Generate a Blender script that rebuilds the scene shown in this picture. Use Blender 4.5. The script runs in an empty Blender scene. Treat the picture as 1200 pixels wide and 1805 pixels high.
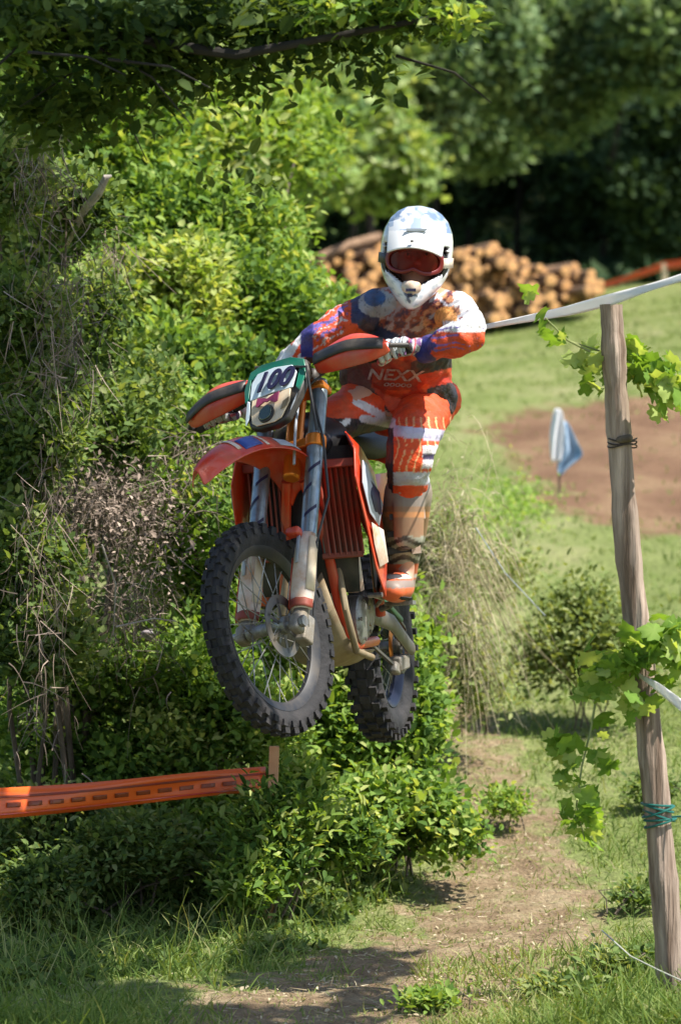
import bpy, bmesh, math, random
import numpy as np
from mathutils import Vector, Matrix
random.seed(7); rng = np.random.default_rng(11)
SC = bpy.context.scene; COL = SC.collection
F = 7210.0; CZ = 1.55

# ------------------------------------------------------------------ camera, light, exposure
cd = bpy.data.cameras.new('camera'); cam = bpy.data.objects.new('camera', cd); COL.objects.link(cam)
cam.location = (0, 0, CZ); cam.rotation_euler = (math.radians(90), 0, 0)
cd.sensor_fit = 'VERTICAL'; cd.sensor_height = 36; cd.sensor_width = 24; cd.lens = F/1805*36
cd.clip_start = .5; cd.clip_end = 600
cd.dof.use_dof = True; cd.dof.focus_distance = 13.8; cd.dof.aperture_fstop = 4.4
SC.camera = cam
SAZ, SEL = math.radians(-22), math.radians(58)      # azimuth from +x towards +y; elevation
S = Vector((math.cos(SEL)*math.cos(SAZ), math.cos(SEL)*math.sin(SAZ), math.sin(SEL)))
w = bpy.data.worlds.new('World'); SC.world = w; w.use_nodes = True
nt = w.node_tree; sky = nt.nodes.new('ShaderNodeTexSky'); sky.sky_type = 'NISHITA'; sky.sun_disc = False
sky.sun_elevation = SEL; sky.sun_rotation = math.radians(90) - SAZ
nt.links.new(sky.outputs[0], nt.nodes['Background'].inputs[0]); nt.nodes['Background'].inputs[1].default_value = .11
sl = bpy.data.lights.new('sun', 'SUN'); sl.energy = 5.0; sl.angle = math.radians(.5); sl.color = (1, .95, .86)
so = bpy.data.objects.new('sun', sl); COL.objects.link(so); so.rotation_euler = (-S).to_track_quat('-Z', 'Y').to_euler()
so.location = (20, -10, 30)
vs = SC.view_settings; vs.view_transform = 'Standard'; vs.look = 'None'; vs.gamma = 1; vs.use_curve_mapping = False
vs.exposure = .88

# ------------------------------------------------------------------ helpers
def U(px, py, d): return Vector(((px-600)/F*d, d, (902.5-py)/F*d + CZ))

def mat(name, col, rough=.6, metal=0, col2=None, scale=20, bump=0, bscale=None, attr=None, trans=0, tcol=None, spec=.5, coat=0, dirt=None, dscale=9, damt=.5, stretch=None, detail=5):
    m = bpy.data.materials.new(name); m.use_nodes = True; n = m.node_tree.nodes; L = m.node_tree.links
    b = n['Principled BSDF']; b.inputs['Roughness'].default_value = rough; b.inputs['Metallic'].default_value = metal
    b.inputs['Specular IOR Level'].default_value = spec; b.inputs['Coat Weight'].default_value = coat
    tc = n.new('ShaderNodeTexCoord'); mp = n.new('ShaderNodeMapping'); L.new(tc.outputs['Object'], mp.inputs[0])
    if stretch: mp.inputs['Scale'].default_value = stretch
    out = None
    if attr == 'Col':
        a = n.new('ShaderNodeVertexColor'); a.layer_name = 'Col'; out = a.outputs[0]
    elif attr:
        a = n.new('ShaderNodeAttribute'); a.attribute_name = attr
        r = n.new('ShaderNodeValToRGB'); r.color_ramp.interpolation = 'LINEAR'
        cols = col if isinstance(col[0], (tuple, list)) else [col, col2]
        while len(r.color_ramp.elements) < len(cols): r.color_ramp.elements.new(.5)
        for i, c in enumerate(cols):
            r.color_ramp.elements[i].position = i/(len(cols)-1); r.color_ramp.elements[i].color = (*c, 1)
        L.new(a.outputs['Fac'], r.inputs[0]); out = r.outputs[0]
    elif col2:
        t = n.new('ShaderNodeTexNoise'); t.inputs['Scale'].default_value = scale; t.inputs['Detail'].default_value = detail
        L.new(mp.outputs[0], t.inputs[0]); r = n.new('ShaderNodeValToRGB')
        r.color_ramp.elements[0].position = .35; r.color_ramp.elements[1].position = .65
        r.color_ramp.elements[0].color = (*col, 1); r.color_ramp.elements[1].color = (*col2, 1)
        L.new(t.outputs['Fac'], r.inputs[0]); out = r.outputs[0]
    else:
        rgb = n.new('ShaderNodeRGB'); rgb.outputs[0].default_value = (*col, 1); out = rgb.outputs[0]
    if dirt:
        t = n.new('ShaderNodeTexNoise'); t.inputs['Scale'].default_value = dscale; t.inputs['Detail'].default_value = 8
        t.inputs['Roughness'].default_value = .65
        L.new(mp.outputs[0], t.inputs[0]); r = n.new('ShaderNodeMapRange'); r.inputs['From Min'].default_value = .5-.25*damt
        r.inputs['From Max'].default_value = .85-.2*damt; r.inputs['To Max'].default_value = min(1, .35+damt)
        L.new(t.outputs['Fac'], r.inputs[0]); mx = n.new('ShaderNodeMix'); mx.data_type = 'RGBA'
        L.new(r.outputs[0], mx.inputs[0]); L.new(out, mx.inputs[6]); mx.inputs[7].default_value = (*dirt, 1); out = mx.outputs[2]
        mr = n.new('ShaderNodeMapRange'); mr.inputs['To Min'].default_value = rough; mr.inputs['To Max'].default_value = .85
        L.new(r.outputs[0], mr.inputs[0]); L.new(mr.outputs[0], b.inputs['Roughness'])
    L.new(out, b.inputs['Base Color'])
    if bump:
        t = n.new('ShaderNodeTexNoise'); t.inputs['Scale'].default_value = bscale or scale; t.inputs['Detail'].default_value = 6
        L.new(mp.outputs[0], t.inputs[0]); bp = n.new('ShaderNodeBump'); bp.inputs['Strength'].default_value = bump
        bp.inputs['Distance'].default_value = .02; L.new(t.outputs['Fac'], bp.inputs['Height']); L.new(bp.outputs[0], b.inputs['Normal'])
    if trans:
        tr = n.new('ShaderNodeBsdfTranslucent'); ms = n.new('ShaderNodeMixShader'); ms.inputs[0].default_value = trans
        if tcol:
            mm = n.new('ShaderNodeMix'); mm.data_type = 'RGBA'; mm.blend_type = 'MULTIPLY'; mm.inputs[0].default_value = 1
            L.new(out, mm.inputs[6]); mm.inputs[7].default_value = (*tcol, 1); L.new(mm.outputs[2], tr.inputs[0])
        else: L.new(out, tr.inputs[0])
        L.new(b.outputs[0], ms.inputs[1]); L.new(tr.outputs[0], ms.inputs[2]); L.new(ms.outputs[0], n['Material Output'].inputs[0])
    return m

def tag(o, label=None, cat=None, group=None, kind=None):
    if label: o['label'] = label
    if cat: o['category'] = cat
    if group: o['group'] = group
    if kind: o['kind'] = kind
    return o
def empty(name, label, cat, loc=(0, 0, 0), group=None, mw=None):
    o = bpy.data.objects.new(name, None); COL.objects.link(o); o.location = loc; o.empty_display_size = .1
    if mw is not None: o.matrix_world = mw
    return tag(o, label, cat, group)
def link(name, me, m=None, parent=None, inv=False):
    o = bpy.data.objects.new(name, me); COL.objects.link(o)
    if m is not None:
        for x in (m if isinstance(m, list) else [m]): me.materials.append(x)
    if parent is not None:
        o.parent = parent
        if inv: o.matrix_parent_inverse = wm(parent).inverted()
    return o
def wm(o):
    M_ = o.matrix_basis.copy()
    while o.parent is not None:
        M_ = o.parent.matrix_basis @ o.matrix_parent_inverse @ M_ if False else (o.parent.matrix_basis @ o.matrix_parent_inverse) @ M_
        o = o.parent
    return M_

def np_mesh(name, V, Fc, attrs=None, smooth=False):
    """V (n,3); Fc (m,k) constant-size faces"""
    me = bpy.data.meshes.new(name); V = np.asarray(V, np.float32); Fc = np.asarray(Fc, np.int32)
    m, k = Fc.shape
    me.vertices.add(len(V)); me.vertices.foreach_set('co', V.ravel())
    me.loops.add(m*k); me.loops.foreach_set('vertex_index', Fc.ravel())
    me.polygons.add(m); me.polygons.foreach_set('loop_start', np.arange(0, m*k, k, dtype=np.int32))
    me.polygons.foreach_set('loop_total', np.full(m, k, np.int32))
    if smooth: me.polygons.foreach_set('use_smooth', np.ones(m, bool))
    me.update(calc_edges=True)
    for an, av in (attrs or {}).items():
        a = me.attributes.new(an, 'FLOAT', 'POINT'); a.data.foreach_set('value', np.asarray(av, np.float32))
    return me

def frame(d, hint=None):
    d = Vector(d).normalized()
    h = Vector(hint) if hint is not None else (Vector((0, 0, 1)) if abs(d.z) < .9 else Vector((1, 0, 0)))
    a = (h - d*h.dot(d)).normalized(); return a, d.cross(a)

class MB:
    def __init__(s): s.v = []; s.f = []
    def add(s, vs, fs):
        o = len(s.v); s.v += [tuple(x) for x in vs]; s.f += [tuple(i+o for i in f) for f in fs]; return s
    def rings(s, R, cap=True, closed=False):
        n = len(R[0]); vs = [p for r in R for p in r]; fs = []
        K = len(R)
        for i in range(K if closed else K-1):
            for j in range(n):
                fs.append((i*n+j, i*n+(j+1) % n, ((i+1) % K)*n+(j+1) % n, ((i+1) % K)*n+j))
        if cap and not closed: fs += [tuple(range(n-1, -1, -1)), tuple((K-1)*n+j for j in range(n))]
        return s.add(vs, fs)
    def tube(s, pts, r, seg=10, hint=None, cap=True):
        pts = [Vector(p) for p in pts]; N = len(pts); rr = r if isinstance(r, (list, tuple)) else [r]*N
        R = []; pa = None
        for i, p in enumerate(pts):
            d = (pts[min(i+1, N-1)]-pts[max(i-1, 0)])
            a, b = frame(d, hint if hint is not None else pa); pa = a
            q = rr[i]; qa, qb = q if isinstance(q, (tuple, list)) else (q, q)
            R.append([p+a*math.cos(2*math.pi*k/seg)*qa+b*math.sin(2*math.pi*k/seg)*qb for k in range(seg)])
        return s.rings(R, cap)
    def limb(s, pts, rr, seg=20, hint=None):
        """rounded-end elliptical tube through points, subdivided smoothly"""
        pts = [Vector(p) for p in pts]; rr = [q if isinstance(q, (tuple, list)) else (q, q) for q in rr]
        P = []; Q = []
        N = len(pts)
        for i in range(N-1):
            p0, p1, p2, p3 = pts[max(i-1, 0)], pts[i], pts[i+1], pts[min(i+2, N-1)]
            for k in range(6):
                t = k/6
                P.append(.5*((2*p1)+(p2-p0)*t+(2*p0-5*p1+4*p2-p3)*t*t+(3*p1-p0-3*p2+p3)*t**3))
                tt = t*t*(3-2*t); Q.append((rr[i][0]*(1-tt)+rr[i+1][0]*tt, rr[i][1]*(1-tt)+rr[i+1][1]*tt))
        P.append(pts[-1]); Q.append(rr[-1])
        d0 = (P[0]-P[1]).normalized(); d1 = (P[-1]-P[-2]).normalized()
        A = [(P[0]+d0*min(Q[0])*math.sin(a), (Q[0][0]*math.cos(a), Q[0][1]*math.cos(a))) for a in (1.4, 1.1, .75, .4)]
        B = [(P[-1]+d1*min(Q[-1])*math.sin(a), (Q[-1][0]*math.cos(a), Q[-1][1]*math.cos(a))) for a in (.4, .75, 1.1, 1.4)]
        return s.tube([x[0] for x in A]+P+[x[0] for x in B], [x[1] for x in A]+Q+[x[1] for x in B], seg, hint)
    def box(s, c, dims, X=(1, 0, 0), Z=(0, 0, 1)):
        X = Vector(X).normalized(); Z = Vector(Z); Z = (Z-X*Z.dot(X)).normalized(); Y = Z.cross(X); c = Vector(c)
        a, b, h = [q/2 for q in dims]
        vs = [c+X*i*a+Y*j*b+Z*k*h for i in (-1, 1) for j in (-1, 1) for k in (-1, 1)]
        return s.add(vs, [(0, 1, 3, 2), (4, 6, 7, 5), (0, 4, 5, 1), (2, 3, 7, 6), (0, 2, 6, 4), (1, 5, 7, 3)])
    def lathe(s, c, axis, prof, seg=48, hint=None, closed=True):
        """prof: list of (radius, offset along axis)"""
        c = Vector(c); ax = Vector(axis).normalized(); a, b = frame(ax, hint); R = []
        for k in range(seg):
            d = a*math.cos(2*math.pi*k/seg)+b*math.sin(2*math.pi*k/seg)
            R.append([c+d*r+ax*o for r, o in prof])
        n = len(prof); vs = [p for r in R for p in r]; fs = []
        for i in range(seg):
            for j in range(n if closed else n-1):
                fs.append((i*n+j, ((i+1) % seg)*n+j, ((i+1) % seg)*n+(j+1) % n, i*n+(j+1) % n))
        if not closed:
            fs += [tuple(i*n for i in range(seg)), tuple(i*n+n-1 for i in range(seg-1, -1, -1))]
        return s.add(vs, fs)
    def prism(s, outline, off):
        """closed outline of Vectors, extruded by off"""
        n = len(outline); o = Vector(off); a = [Vector(p) for p in outline]
        return s.add(a+[p+o for p in a], [tuple(range(n-1, -1, -1)), tuple(range(n, 2*n))]+[(i, (i+1) % n, n+(i+1) % n, n+i) for i in range(n)])
    def grid(s, G):
        r, c = len(G), len(G[0])
        return s.add([p for q in G for p in q], [(i*c+j, i*c+j+1, (i+1)*c+j+1, (i+1)*c+j) for i in range(r-1) for j in range(c-1)])
    def mesh(s, name, smooth=True, angle=40):
        me = bpy.data.meshes.new(name); me.from_pydata(s.v, [], s.f)
        bm = bmesh.new(); bm.from_mesh(me); bmesh.ops.recalc_face_normals(bm, faces=bm.faces); bm.to_mesh(me); bm.free()
        if smooth:
            me.polygons.foreach_set('use_smooth', [True]*len(me.polygons)); me.set_sharp_from_angle(angle=math.radians(angle))
        return me
    def obj(s, name, m, parent=None, bevel=0, solid=0, sub=0, angle=40, inv=False):
        o = link(name, s.mesh(name, angle=angle), m, parent, inv)
        if solid: q = o.modifiers.new('solid', 'SOLIDIFY'); q.thickness = solid; q.offset = 0
        if sub: q = o.modifiers.new('sub', 'SUBSURF'); q.levels = q.render_levels = sub
        if bevel: q = o.modifiers.new('bevel', 'BEVEL'); q.width = bevel; q.segments = 2; q.limit_method = 'ANGLE'
        return o

def remeshed(mb, name, voxel=.007, smooth=4):
    """one continuous surface from overlapping closed shapes"""
    me = mb.mesh(name+'_src'); o = bpy.data.objects.new(name+'_src', me); COL.objects.link(o)
    r = o.modifiers.new('r', 'REMESH'); r.mode = 'VOXEL'; r.voxel_size = voxel
    s = o.modifiers.new('s', 'SMOOTH'); s.iterations = smooth; s.factor = .6
    dg = bpy.context.evaluated_depsgraph_get(); dg.update()
    out = bpy.data.meshes.new_from_object(o.evaluated_get(dg)); out.name = name
    bpy.data.objects.remove(o); bpy.data.meshes.remove(me)
    out.polygons.foreach_set('use_smooth', [True]*len(out.polygons))
    return out
def paint(me, fn):
    n = len(me.vertices); co = np.empty(n*3, np.float32); me.vertices.foreach_get('co', co); co = co.reshape(-1, 3)
    px = 600+F*co[:, 0]/co[:, 1]; py = 902.5-F*(co[:, 2]-CZ)/co[:, 1]
    c = fn(co, px, py); a = me.color_attributes.new('Col', 'FLOAT_COLOR', 'POINT')
    a.data.foreach_set('color', np.concatenate([c, np.ones((n, 1))], 1).astype(np.float32).ravel())
def wrinkle(me, amp, sc, seed=0, sz=1.0):
    n = len(me.vertices); co = np.empty(n*3, np.float32); me.vertices.foreach_get('co', co); co = co.reshape(-1, 3)
    no = np.empty(n*3, np.float32); me.vertex_normals.foreach_get('vector', no); no = no.reshape(-1, 3)
    r = np.random.default_rng(seed); h = np.zeros(n)
    for k in range(9):
        d = r.normal(size=3); d[2] *= sz; d /= np.linalg.norm(d); f = sc*r.uniform(.6, 2.0)
        h += np.abs(np.sin(co@d*f+r.uniform(0, 6)+1.5*np.sin(co@r.normal(size=3)*sc*.5)))/9
    co += no*((h-.6)*amp*2)[:, None]; me.vertices.foreach_set('co', co.astype(np.float32).ravel()); me.update()

# ------------------------------------------------------------------ materials
ORG = (.80, .085, .008)
M = {}
M['orange'] = mat('orange_plastic', (.66, .042, .007), .34, col2=(.50, .028, .007), scale=6, dirt=(.33, .20, .12), damt=.22, coat=.3)
M['dkorange'] = mat('orange_radiator_plastic', (.30, .022, .009), .5, dirt=(.14, .07, .04), damt=.55)
M['black'] = mat('black_plastic', (.018, .018, .020), .45, dirt=(.14, .11, .08), damt=.25)
M['rubber'] = mat('dusty_tyre_rubber', (.010, .010, .012), .85, col2=(.020, .019, .021), scale=12, dirt=(.085, .072, .07), dscale=5, damt=.25, bump=.3, bscale=60)
M['alu'] = mat('brushed_aluminium', (.42, .43, .44), .42, .9, dirt=(.16, .13, .09), dscale=18, damt=.7)
M['tubes'] = mat('silver_fork_tube', (.30, .37, .40), .32, .75, col2=(.20, .25, .28), scale=30, dirt=(.22, .19, .16), dscale=25, damt=.25)
M['steel'] = mat('dull_steel', (.16, .16, .16), .45, .8, dirt=(.2, .15, .09), damt=.5)
M['cast'] = mat('cast_engine_metal', (.34, .32, .29), .55, .6, dirt=(.20, .15, .09), damt=.7, bump=.2, bscale=60)
M['tan'] = mat('muddy_skid_metal', (.34, .28, .18), .6, .3, dirt=(.22, .15, .08), damt=.8)
M['white'] = mat('white_plastic', (.74, .72, .66), .38, dirt=(.50, .24, .10), dscale=12, damt=.7)
M['silverg'] = mat('blue_grey_plastic', (.38, .43, .50), .4, dirt=(.3, .25, .2), damt=.3)
M['green'] = mat('dark_green_plastic', (.010, .16, .10), .3, dirt=(.2, .2, .15), damt=.15)
M['plategrey'] = mat('pale_number_background', (.60, .70, .76), .4, dirt=(.3, .3, .3), damt=.2)
M['cream'] = mat('cream_headlight_shell', (.74, .60, .42), .45, dirt=(.40, .28, .16), damt=.35)
M['ink'] = mat('dark_navy_print', (.012, .010, .045), .5)
M['pink'] = mat('maroon_emblem', (.26, .03, .09), .5)
M['lens'] = mat('headlight_glass', (.02, .045, .03), .08, coat=1)
M['gold'] = mat('orange_anodised_clamp', (.72, .22, .03), .3, .6)
M['blue'] = mat('blue_print', (.03, .07, .30), .4)
M['seat'] = mat('black_seat_cover', (.012, .012, .015), .7, bump=.2, bscale=200)
M['cloth'] = mat('printed_cloth', (1, 1, 1), .6, attr='Col', bump=.25, bscale=120, dirt=(.16, .08, .05), dscale=16, damt=.28)
M['bootm'] = mat('printed_boot', (1, 1, 1), .5, attr='Col', dirt=(.30, .22, .13), dscale=14, damt=.3)
M['shell'] = mat('helmet_paint', (1, 1, 1), .22, attr='Col', coat=.6)
M['skin'] = mat('skin', (.55, .30, .21), .55)

# ------------------------------------------------------------------ terrain
PR = [(2, 0), (14.4, 0), (15.6, .04), (17, .22), (20, .62), (25, 1.14), (30, 1.72), (40, 2.82), (50, 3.90), (58, 4.6), (68, 6.2), (80, 10), (95, 16), (130, 26), (300, 40)]
def gz(x, d):
    x = np.asarray(x, float); d = np.asarray(d, float)
    z = np.interp(d, [p[0] for p in PR], [p[1] for p in PR])
    z = z + sstep(24, 46, d)*(1-sstep(52, 64, d))*.12*np.clip(x-1.5, 0, 4)
    z = z + .02*np.sin(x*3.1+d*1.7)*np.cos(d*2.3-x) + .012*np.sin(x*9+1)*np.sin(d*7.7)
    return z
def sstep(a, b, t): t = np.clip((t-a)/(b-a), 0, 1); return t*t*(3-2*t)
def wob(x, d, f=1.0, s=0):
    return (np.sin(x*2.3*f+s)+np.sin(d*1.9*f+1.3*s+1)+np.sin((x+d)*3.7*f+2)+np.sin((x*1.7-d)*5.1*f+s)+np.sin((x*3.1+d*.7)*8.3*f))/5
def dirtmask(x, d):
    pc = np.interp(d, [12, 13, 15, 17, 19, 21, 24], [.0, .16, .56, .68, .60, .50, .45])
    pw = np.interp(d, [12, 13, 15, 17, 19, 21, 24], [.62, .62, .44, .26, .22, .16, .05])
    a = 1-sstep(.55, 1.35, np.abs(x-pc)/np.maximum(pw, .01) + .45*wob(x, d, 2.2))
    a = a*(1-sstep(20, 24, d))*np.interp(d, [12, 15, 16.5, 19], [.86, .80, .66, .60])
    lx = np.interp(d, [26, 29, 35, 39], [2.0, 1.6, 1.35, 1.7])
    f = sstep(lx-.7, lx+.5, x+.25*wob(x, d, 1.1, 3))*sstep(26.0, 28.6, d+.5*wob(x, d, 1.2, 2)-.35*(2.2-x).clip(-9, 9))*(1-sstep(35.5, 38.5, d+.6*wob(x, d, .8, 5)))
    return a, f
dd = np.concatenate([np.arange(3, 12, .5), np.arange(12, 20, .05), np.arange(20, 45, .15), np.arange(45, 80, .8), np.arange(80, 320, 12)])
xx = np.concatenate([np.arange(-260, -8, 12), np.arange(-8, -2, .4), np.arange(-2, 3.2, .045), np.arange(3.2, 8, .4), np.arange(8, 270, 12)])
DD, XX = np.meshgrid(dd, xx, indexing='ij'); ZZ = gz(XX, DD)
near = (DD < 20)
ZZ = ZZ + np.where(near, rng.normal(size=ZZ.shape)*.004, 0)
a1, a2 = dirtmask(XX, DD)
nr, nc = DD.shape; ii = np.arange(nr*nc).reshape(nr, nc)
Fq = np.stack([ii[:-1, :-1], ii[:-1, 1:], ii[1:, 1:], ii[1:, :-1]], -1).reshape(-1, 4)
me = np_mesh('ground', np.stack([XX, DD, ZZ], -1).reshape(-1, 3), Fq, {'path': a1.ravel(), 'field': a2.ravel()}, True)
gm = bpy.data.materials.new('grassy_ground'); gm.use_nodes = True; n = gm.node_tree.nodes; L = gm.node_tree.links
b = n['Principled BSDF']; b.inputs['Roughness'].default_value = .95; b.inputs['Specular IOR Level'].default_value = .1
tc = n.new('ShaderNodeTexCoord')
def noise(sc, det=6, mp=None):
    t = n.new('ShaderNodeTexNoise'); t.inputs['Scale'].default_value = sc; t.inputs['Detail'].default_value = det; t.inputs['Roughness'].default_value = .65
    L.new((mp or tc).outputs['Object' if mp is None else 0], t.inputs[0]); return t
def ramp(src, stops):
    r = n.new('ShaderNodeValToRGB')
    while len(r.color_ramp.elements) < len(stops): r.color_ramp.elements.new(.5)
    for e, (p, c) in zip(r.color_ramp.elements, stops): e.position = p; e.color = (*c, 1)
    L.new(src, r.inputs[0]); return r.outputs[0]
def mixc(f, a, b_, blend='MIX'):
    m = n.new('ShaderNodeMix'); m.data_type = 'RGBA'; m.blend_type = blend
    if isinstance(f, (int, float)): m.inputs[0].default_value = f
    else: L.new(f, m.inputs[0])
    L.new(a, m.inputs[6]); L.new(b_, m.inputs[7]); return m.outputs[2]
mpg = n.new('ShaderNodeMapping'); L.new(tc.outputs['Object'], mpg.inputs[0]); mpg.inputs['Scale'].default_value = (1, .45, 1)
g1 = ramp(noise(1.3, 8, mpg).outputs['Fac'], [(.3, (.17, .22, .06)), (.5, (.25, .29, .10)), (.7, (.36, .35, .17))])
g2 = ramp(noise(26, 6).outputs['Fac'], [(.3, (.42, .42, .42)), (.65, (1.15, 1.15, 1.15))])
grass = mixc(.8, g1, g2, 'MULTIPLY')
dirt = ramp(noise(6, 10).outputs['Fac'], [(.3, (.20, .135, .08)), (.5, (.33, .24, .145)), (.72, (.46, .37, .23))])
dirt = mixc(.7, dirt, ramp(noise(55, 4).outputs['Fac'], [(.3, (.5, .5, .5)), (.7, (1.2, 1.2, 1.2))]), 'MULTIPLY')
fld = ramp(noise(1.6, 8, mpg).outputs['Fac'], [(.3, (.15, .085, .05)), (.5, (.22, .13, .078)), (.72, (.31, .21, .12))])
def addn(attr, amp, sc):
    a = n.new('ShaderNodeAttribute'); a.attribute_name = attr; t = noise(sc, 6)
    m1 = n.new('ShaderNodeMath'); m1.operation = 'MULTIPLY_ADD'; L.new(t.outputs['Fac'], m1.inputs[0]); m1.inputs[1].default_value = amp; m1.inputs[2].default_value = -amp/2
    m2 = n.new('ShaderNodeMath'); m2.operation = 'ADD'; L.new(a.outputs['Fac'], m2.inputs[0]); L.new(m1.outputs[0], m2.inputs[1])
    r = n.new('ShaderNodeMapRange'); r.inputs['From Min'].default_value = .35; r.inputs['From Max'].default_value = .65; L.new(m2.outputs[0], r.inputs[0]); return r.outputs[0]
c = mixc(addn('path', 1.6, 7), grass, dirt); c = mixc(addn('field', 1.5, 2.2), c, fld)
L.new(c, b.inputs['Base Color'])
bp = n.new('ShaderNodeBump'); bp.inputs['Strength'].default_value = .9; bp.inputs['Distance'].default_value = .05
L.new(noise(30, 8).outputs['Fac'], bp.inputs['Height']); L.new(bp.outputs[0], b.inputs['Normal'])
ground = link('ground', me, gm); tag(ground, 'uneven grassy ground with a worn dirt path and a brown ploughed strip', kind='structure')

# ------------------------------------------------------------------ foliage engine
def leaf_mesh(name, C, size, up=.5, aspect=.5, fold=.25, simple=False, tint=None, droop=0.0, axis=None):
    """C (n,3) leaf base points. Folded oval leaves."""
    N = len(C); size = np.broadcast_to(size, N)
    ax = rng.normal(size=(N, 3)) if axis is None else axis + rng.normal(size=(N, 3))*.55
    ax[:, 2] -= droop; ax /= np.linalg.norm(ax, axis=1, keepdims=True)
    nn = rng.normal(size=(N, 3)); nn[:, 2] = np.abs(nn[:, 2])+up*1.0; nn += np.array(S)*1.1+np.array([0, -.35, 0])
    nn -= ax*(nn*ax).sum(1, keepdims=True); nn /= np.linalg.norm(nn, axis=1, keepdims=True)
    sd = np.cross(ax, nn); s = size[:, None]
    wv = s*aspect*rng.uniform(.75, 1.2, (N, 1))
    if simple:
        b_ = C; t_ = C+ax*s; l = C+ax*s*.42+sd*wv*.5+nn*s*fold*.5; r = C+ax*s*.42-sd*wv*.5+nn*s*fold*.5
        V = np.stack([b_, r, t_, l], 1).reshape(-1, 3); o = np.arange(N)[:, None]*4
        Fc = np.concatenate([o+[[0, 1, 2]], o+[[0, 2, 3]]], 0); k = 4
    else:
        b_ = C; t_ = C+ax*s-nn*s*.12
        r1 = C+ax*s*.22-sd*wv*.42+nn*s*fold*.3; r2 = C+ax*s*.62-sd*wv*.45+nn*s*fold*.25
        l1 = C+ax*s*.22+sd*wv*.42+nn*s*fold*.3; l2 = C+ax*s*.62+sd*wv*.45+nn*s*fold*.25
        V = np.stack([b_, r1, r2, t_, l2, l1], 1).reshape(-1, 3); o = np.arange(N)[:, None]*6
        Fc = np.concatenate([o+[[0, 1, 2, 3]], o+[[0, 3, 4, 5]]], 0); k = 6
    if tint is None: tint = rng.uniform(0, 1, N)
    return np_mesh(name, V, Fc, {'tint': np.repeat(tint, k)})
def ball(n):
    v = rng.normal(size=(n, 3)); v /= np.linalg.norm(v, axis=1, keepdims=True); return v
def sprigs(clumps, nsp, per, spread, shell=.55, sub=9, tight=.30):
    """clumps: list of (center(3), radii(3), weight). leaf centres + outward axis + per-sprig tint.
    every clump is broken into smaller tufts so that dark gaps stay between them"""
    C = []; A = []; T = []
    wt = np.array([c[2] if len(c) > 2 else c[1][0]*c[1][2] for c in clumps], float); wt /= wt.sum()
    for (cc, rr, *_), f in zip(clumps, wt):
        k = max(3, int(nsp*f)); rr = np.array(rr); ns = max(3, sub)
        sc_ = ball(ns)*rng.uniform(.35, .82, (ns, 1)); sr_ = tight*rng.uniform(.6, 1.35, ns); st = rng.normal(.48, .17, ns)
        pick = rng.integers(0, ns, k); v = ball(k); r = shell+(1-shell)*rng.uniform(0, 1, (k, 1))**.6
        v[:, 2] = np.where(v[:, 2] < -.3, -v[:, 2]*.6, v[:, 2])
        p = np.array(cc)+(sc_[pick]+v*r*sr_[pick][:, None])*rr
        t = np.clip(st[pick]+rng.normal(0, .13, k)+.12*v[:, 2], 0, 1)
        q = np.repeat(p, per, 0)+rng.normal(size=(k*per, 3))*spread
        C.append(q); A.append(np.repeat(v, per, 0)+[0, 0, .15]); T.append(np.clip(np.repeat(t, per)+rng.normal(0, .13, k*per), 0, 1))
    return np.concatenate(C), np.concatenate(A), np.concatenate(T)
def leafmat(name, cols, trans=.42, rough=.68, tcol=(1.5, 1.35, .5)):
    return mat(name, cols, rough, attr='tint', trans=trans, tcol=tcol, spec=.15)
LM = {
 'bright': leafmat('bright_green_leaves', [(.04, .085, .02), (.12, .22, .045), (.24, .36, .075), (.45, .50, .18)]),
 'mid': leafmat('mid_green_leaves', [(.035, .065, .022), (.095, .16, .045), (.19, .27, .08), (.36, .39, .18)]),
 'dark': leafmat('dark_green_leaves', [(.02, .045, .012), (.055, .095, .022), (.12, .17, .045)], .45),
 'olive': leafmat('olive_dusty_leaves', [(.10, .14, .04), (.19, .25, .08), (.33, .37, .16)], .35),
 'far': leafmat('far_woodland_leaves', [(.045, .085, .042), (.11, .18, .08), (.20, .28, .125), (.33, .41, .20)], .3, tcol=(1.2, 1.25, .7)),  # muted bluish green: distance haze mixed into the leaf colour
 'fardark': leafmat('far_shade_toned_leaves', [(.018, .038, .018), (.035, .068, .028), (.06, .10, .04)], .2),  # shade of the wood's interior put into the leaf colour
 'farlight': leafmat('sun_toned_woodland_leaves', [(.08, .15, .05), (.18, .28, .09), (.32, .42, .16), (.46, .52, .26)], .4),  # paler copy: sunlight on the crowns put into the leaf colour
 'vine': leafmat('grape_vine_leaves', [(.09, .19, .03), (.20, .34, .06), (.40, .50, .16)], .45),
 'straw': mat('dry_straw', [(.24, .18, .10), (.44, .36, .22), (.62, .54, .38)], .8, attr='tint', trans=.2),
 'twig': mat('grey_brown_twigs', [(.06, .045, .035), (.17, .125, .095), (.40, .31, .25)], .85, attr='tint'),
 'grass': leafmat('grass_blades', [(.07, .13, .025), (.15, .23, .05), (.25, .31, .09), (.42, .40, .18)], .3, .6),
}
bark = mat('brown_bark', (.07, .05, .035), .9, col2=(.15, .115, .085), scale=25, bump=.8, bscale=40, stretch=(1, 1, .25))
darkbark = mat('dark_woodland_bark', (.014, .012, .010), .95, col2=(.03, .025, .02), scale=12, bump=.5)  # shade put into a near-black bark so trunks and branches recede
deadbark = mat('pale_dead_branch', (.32, .28, .24), .8, col2=(.48, .43, .38), scale=20, bump=.4)

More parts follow.
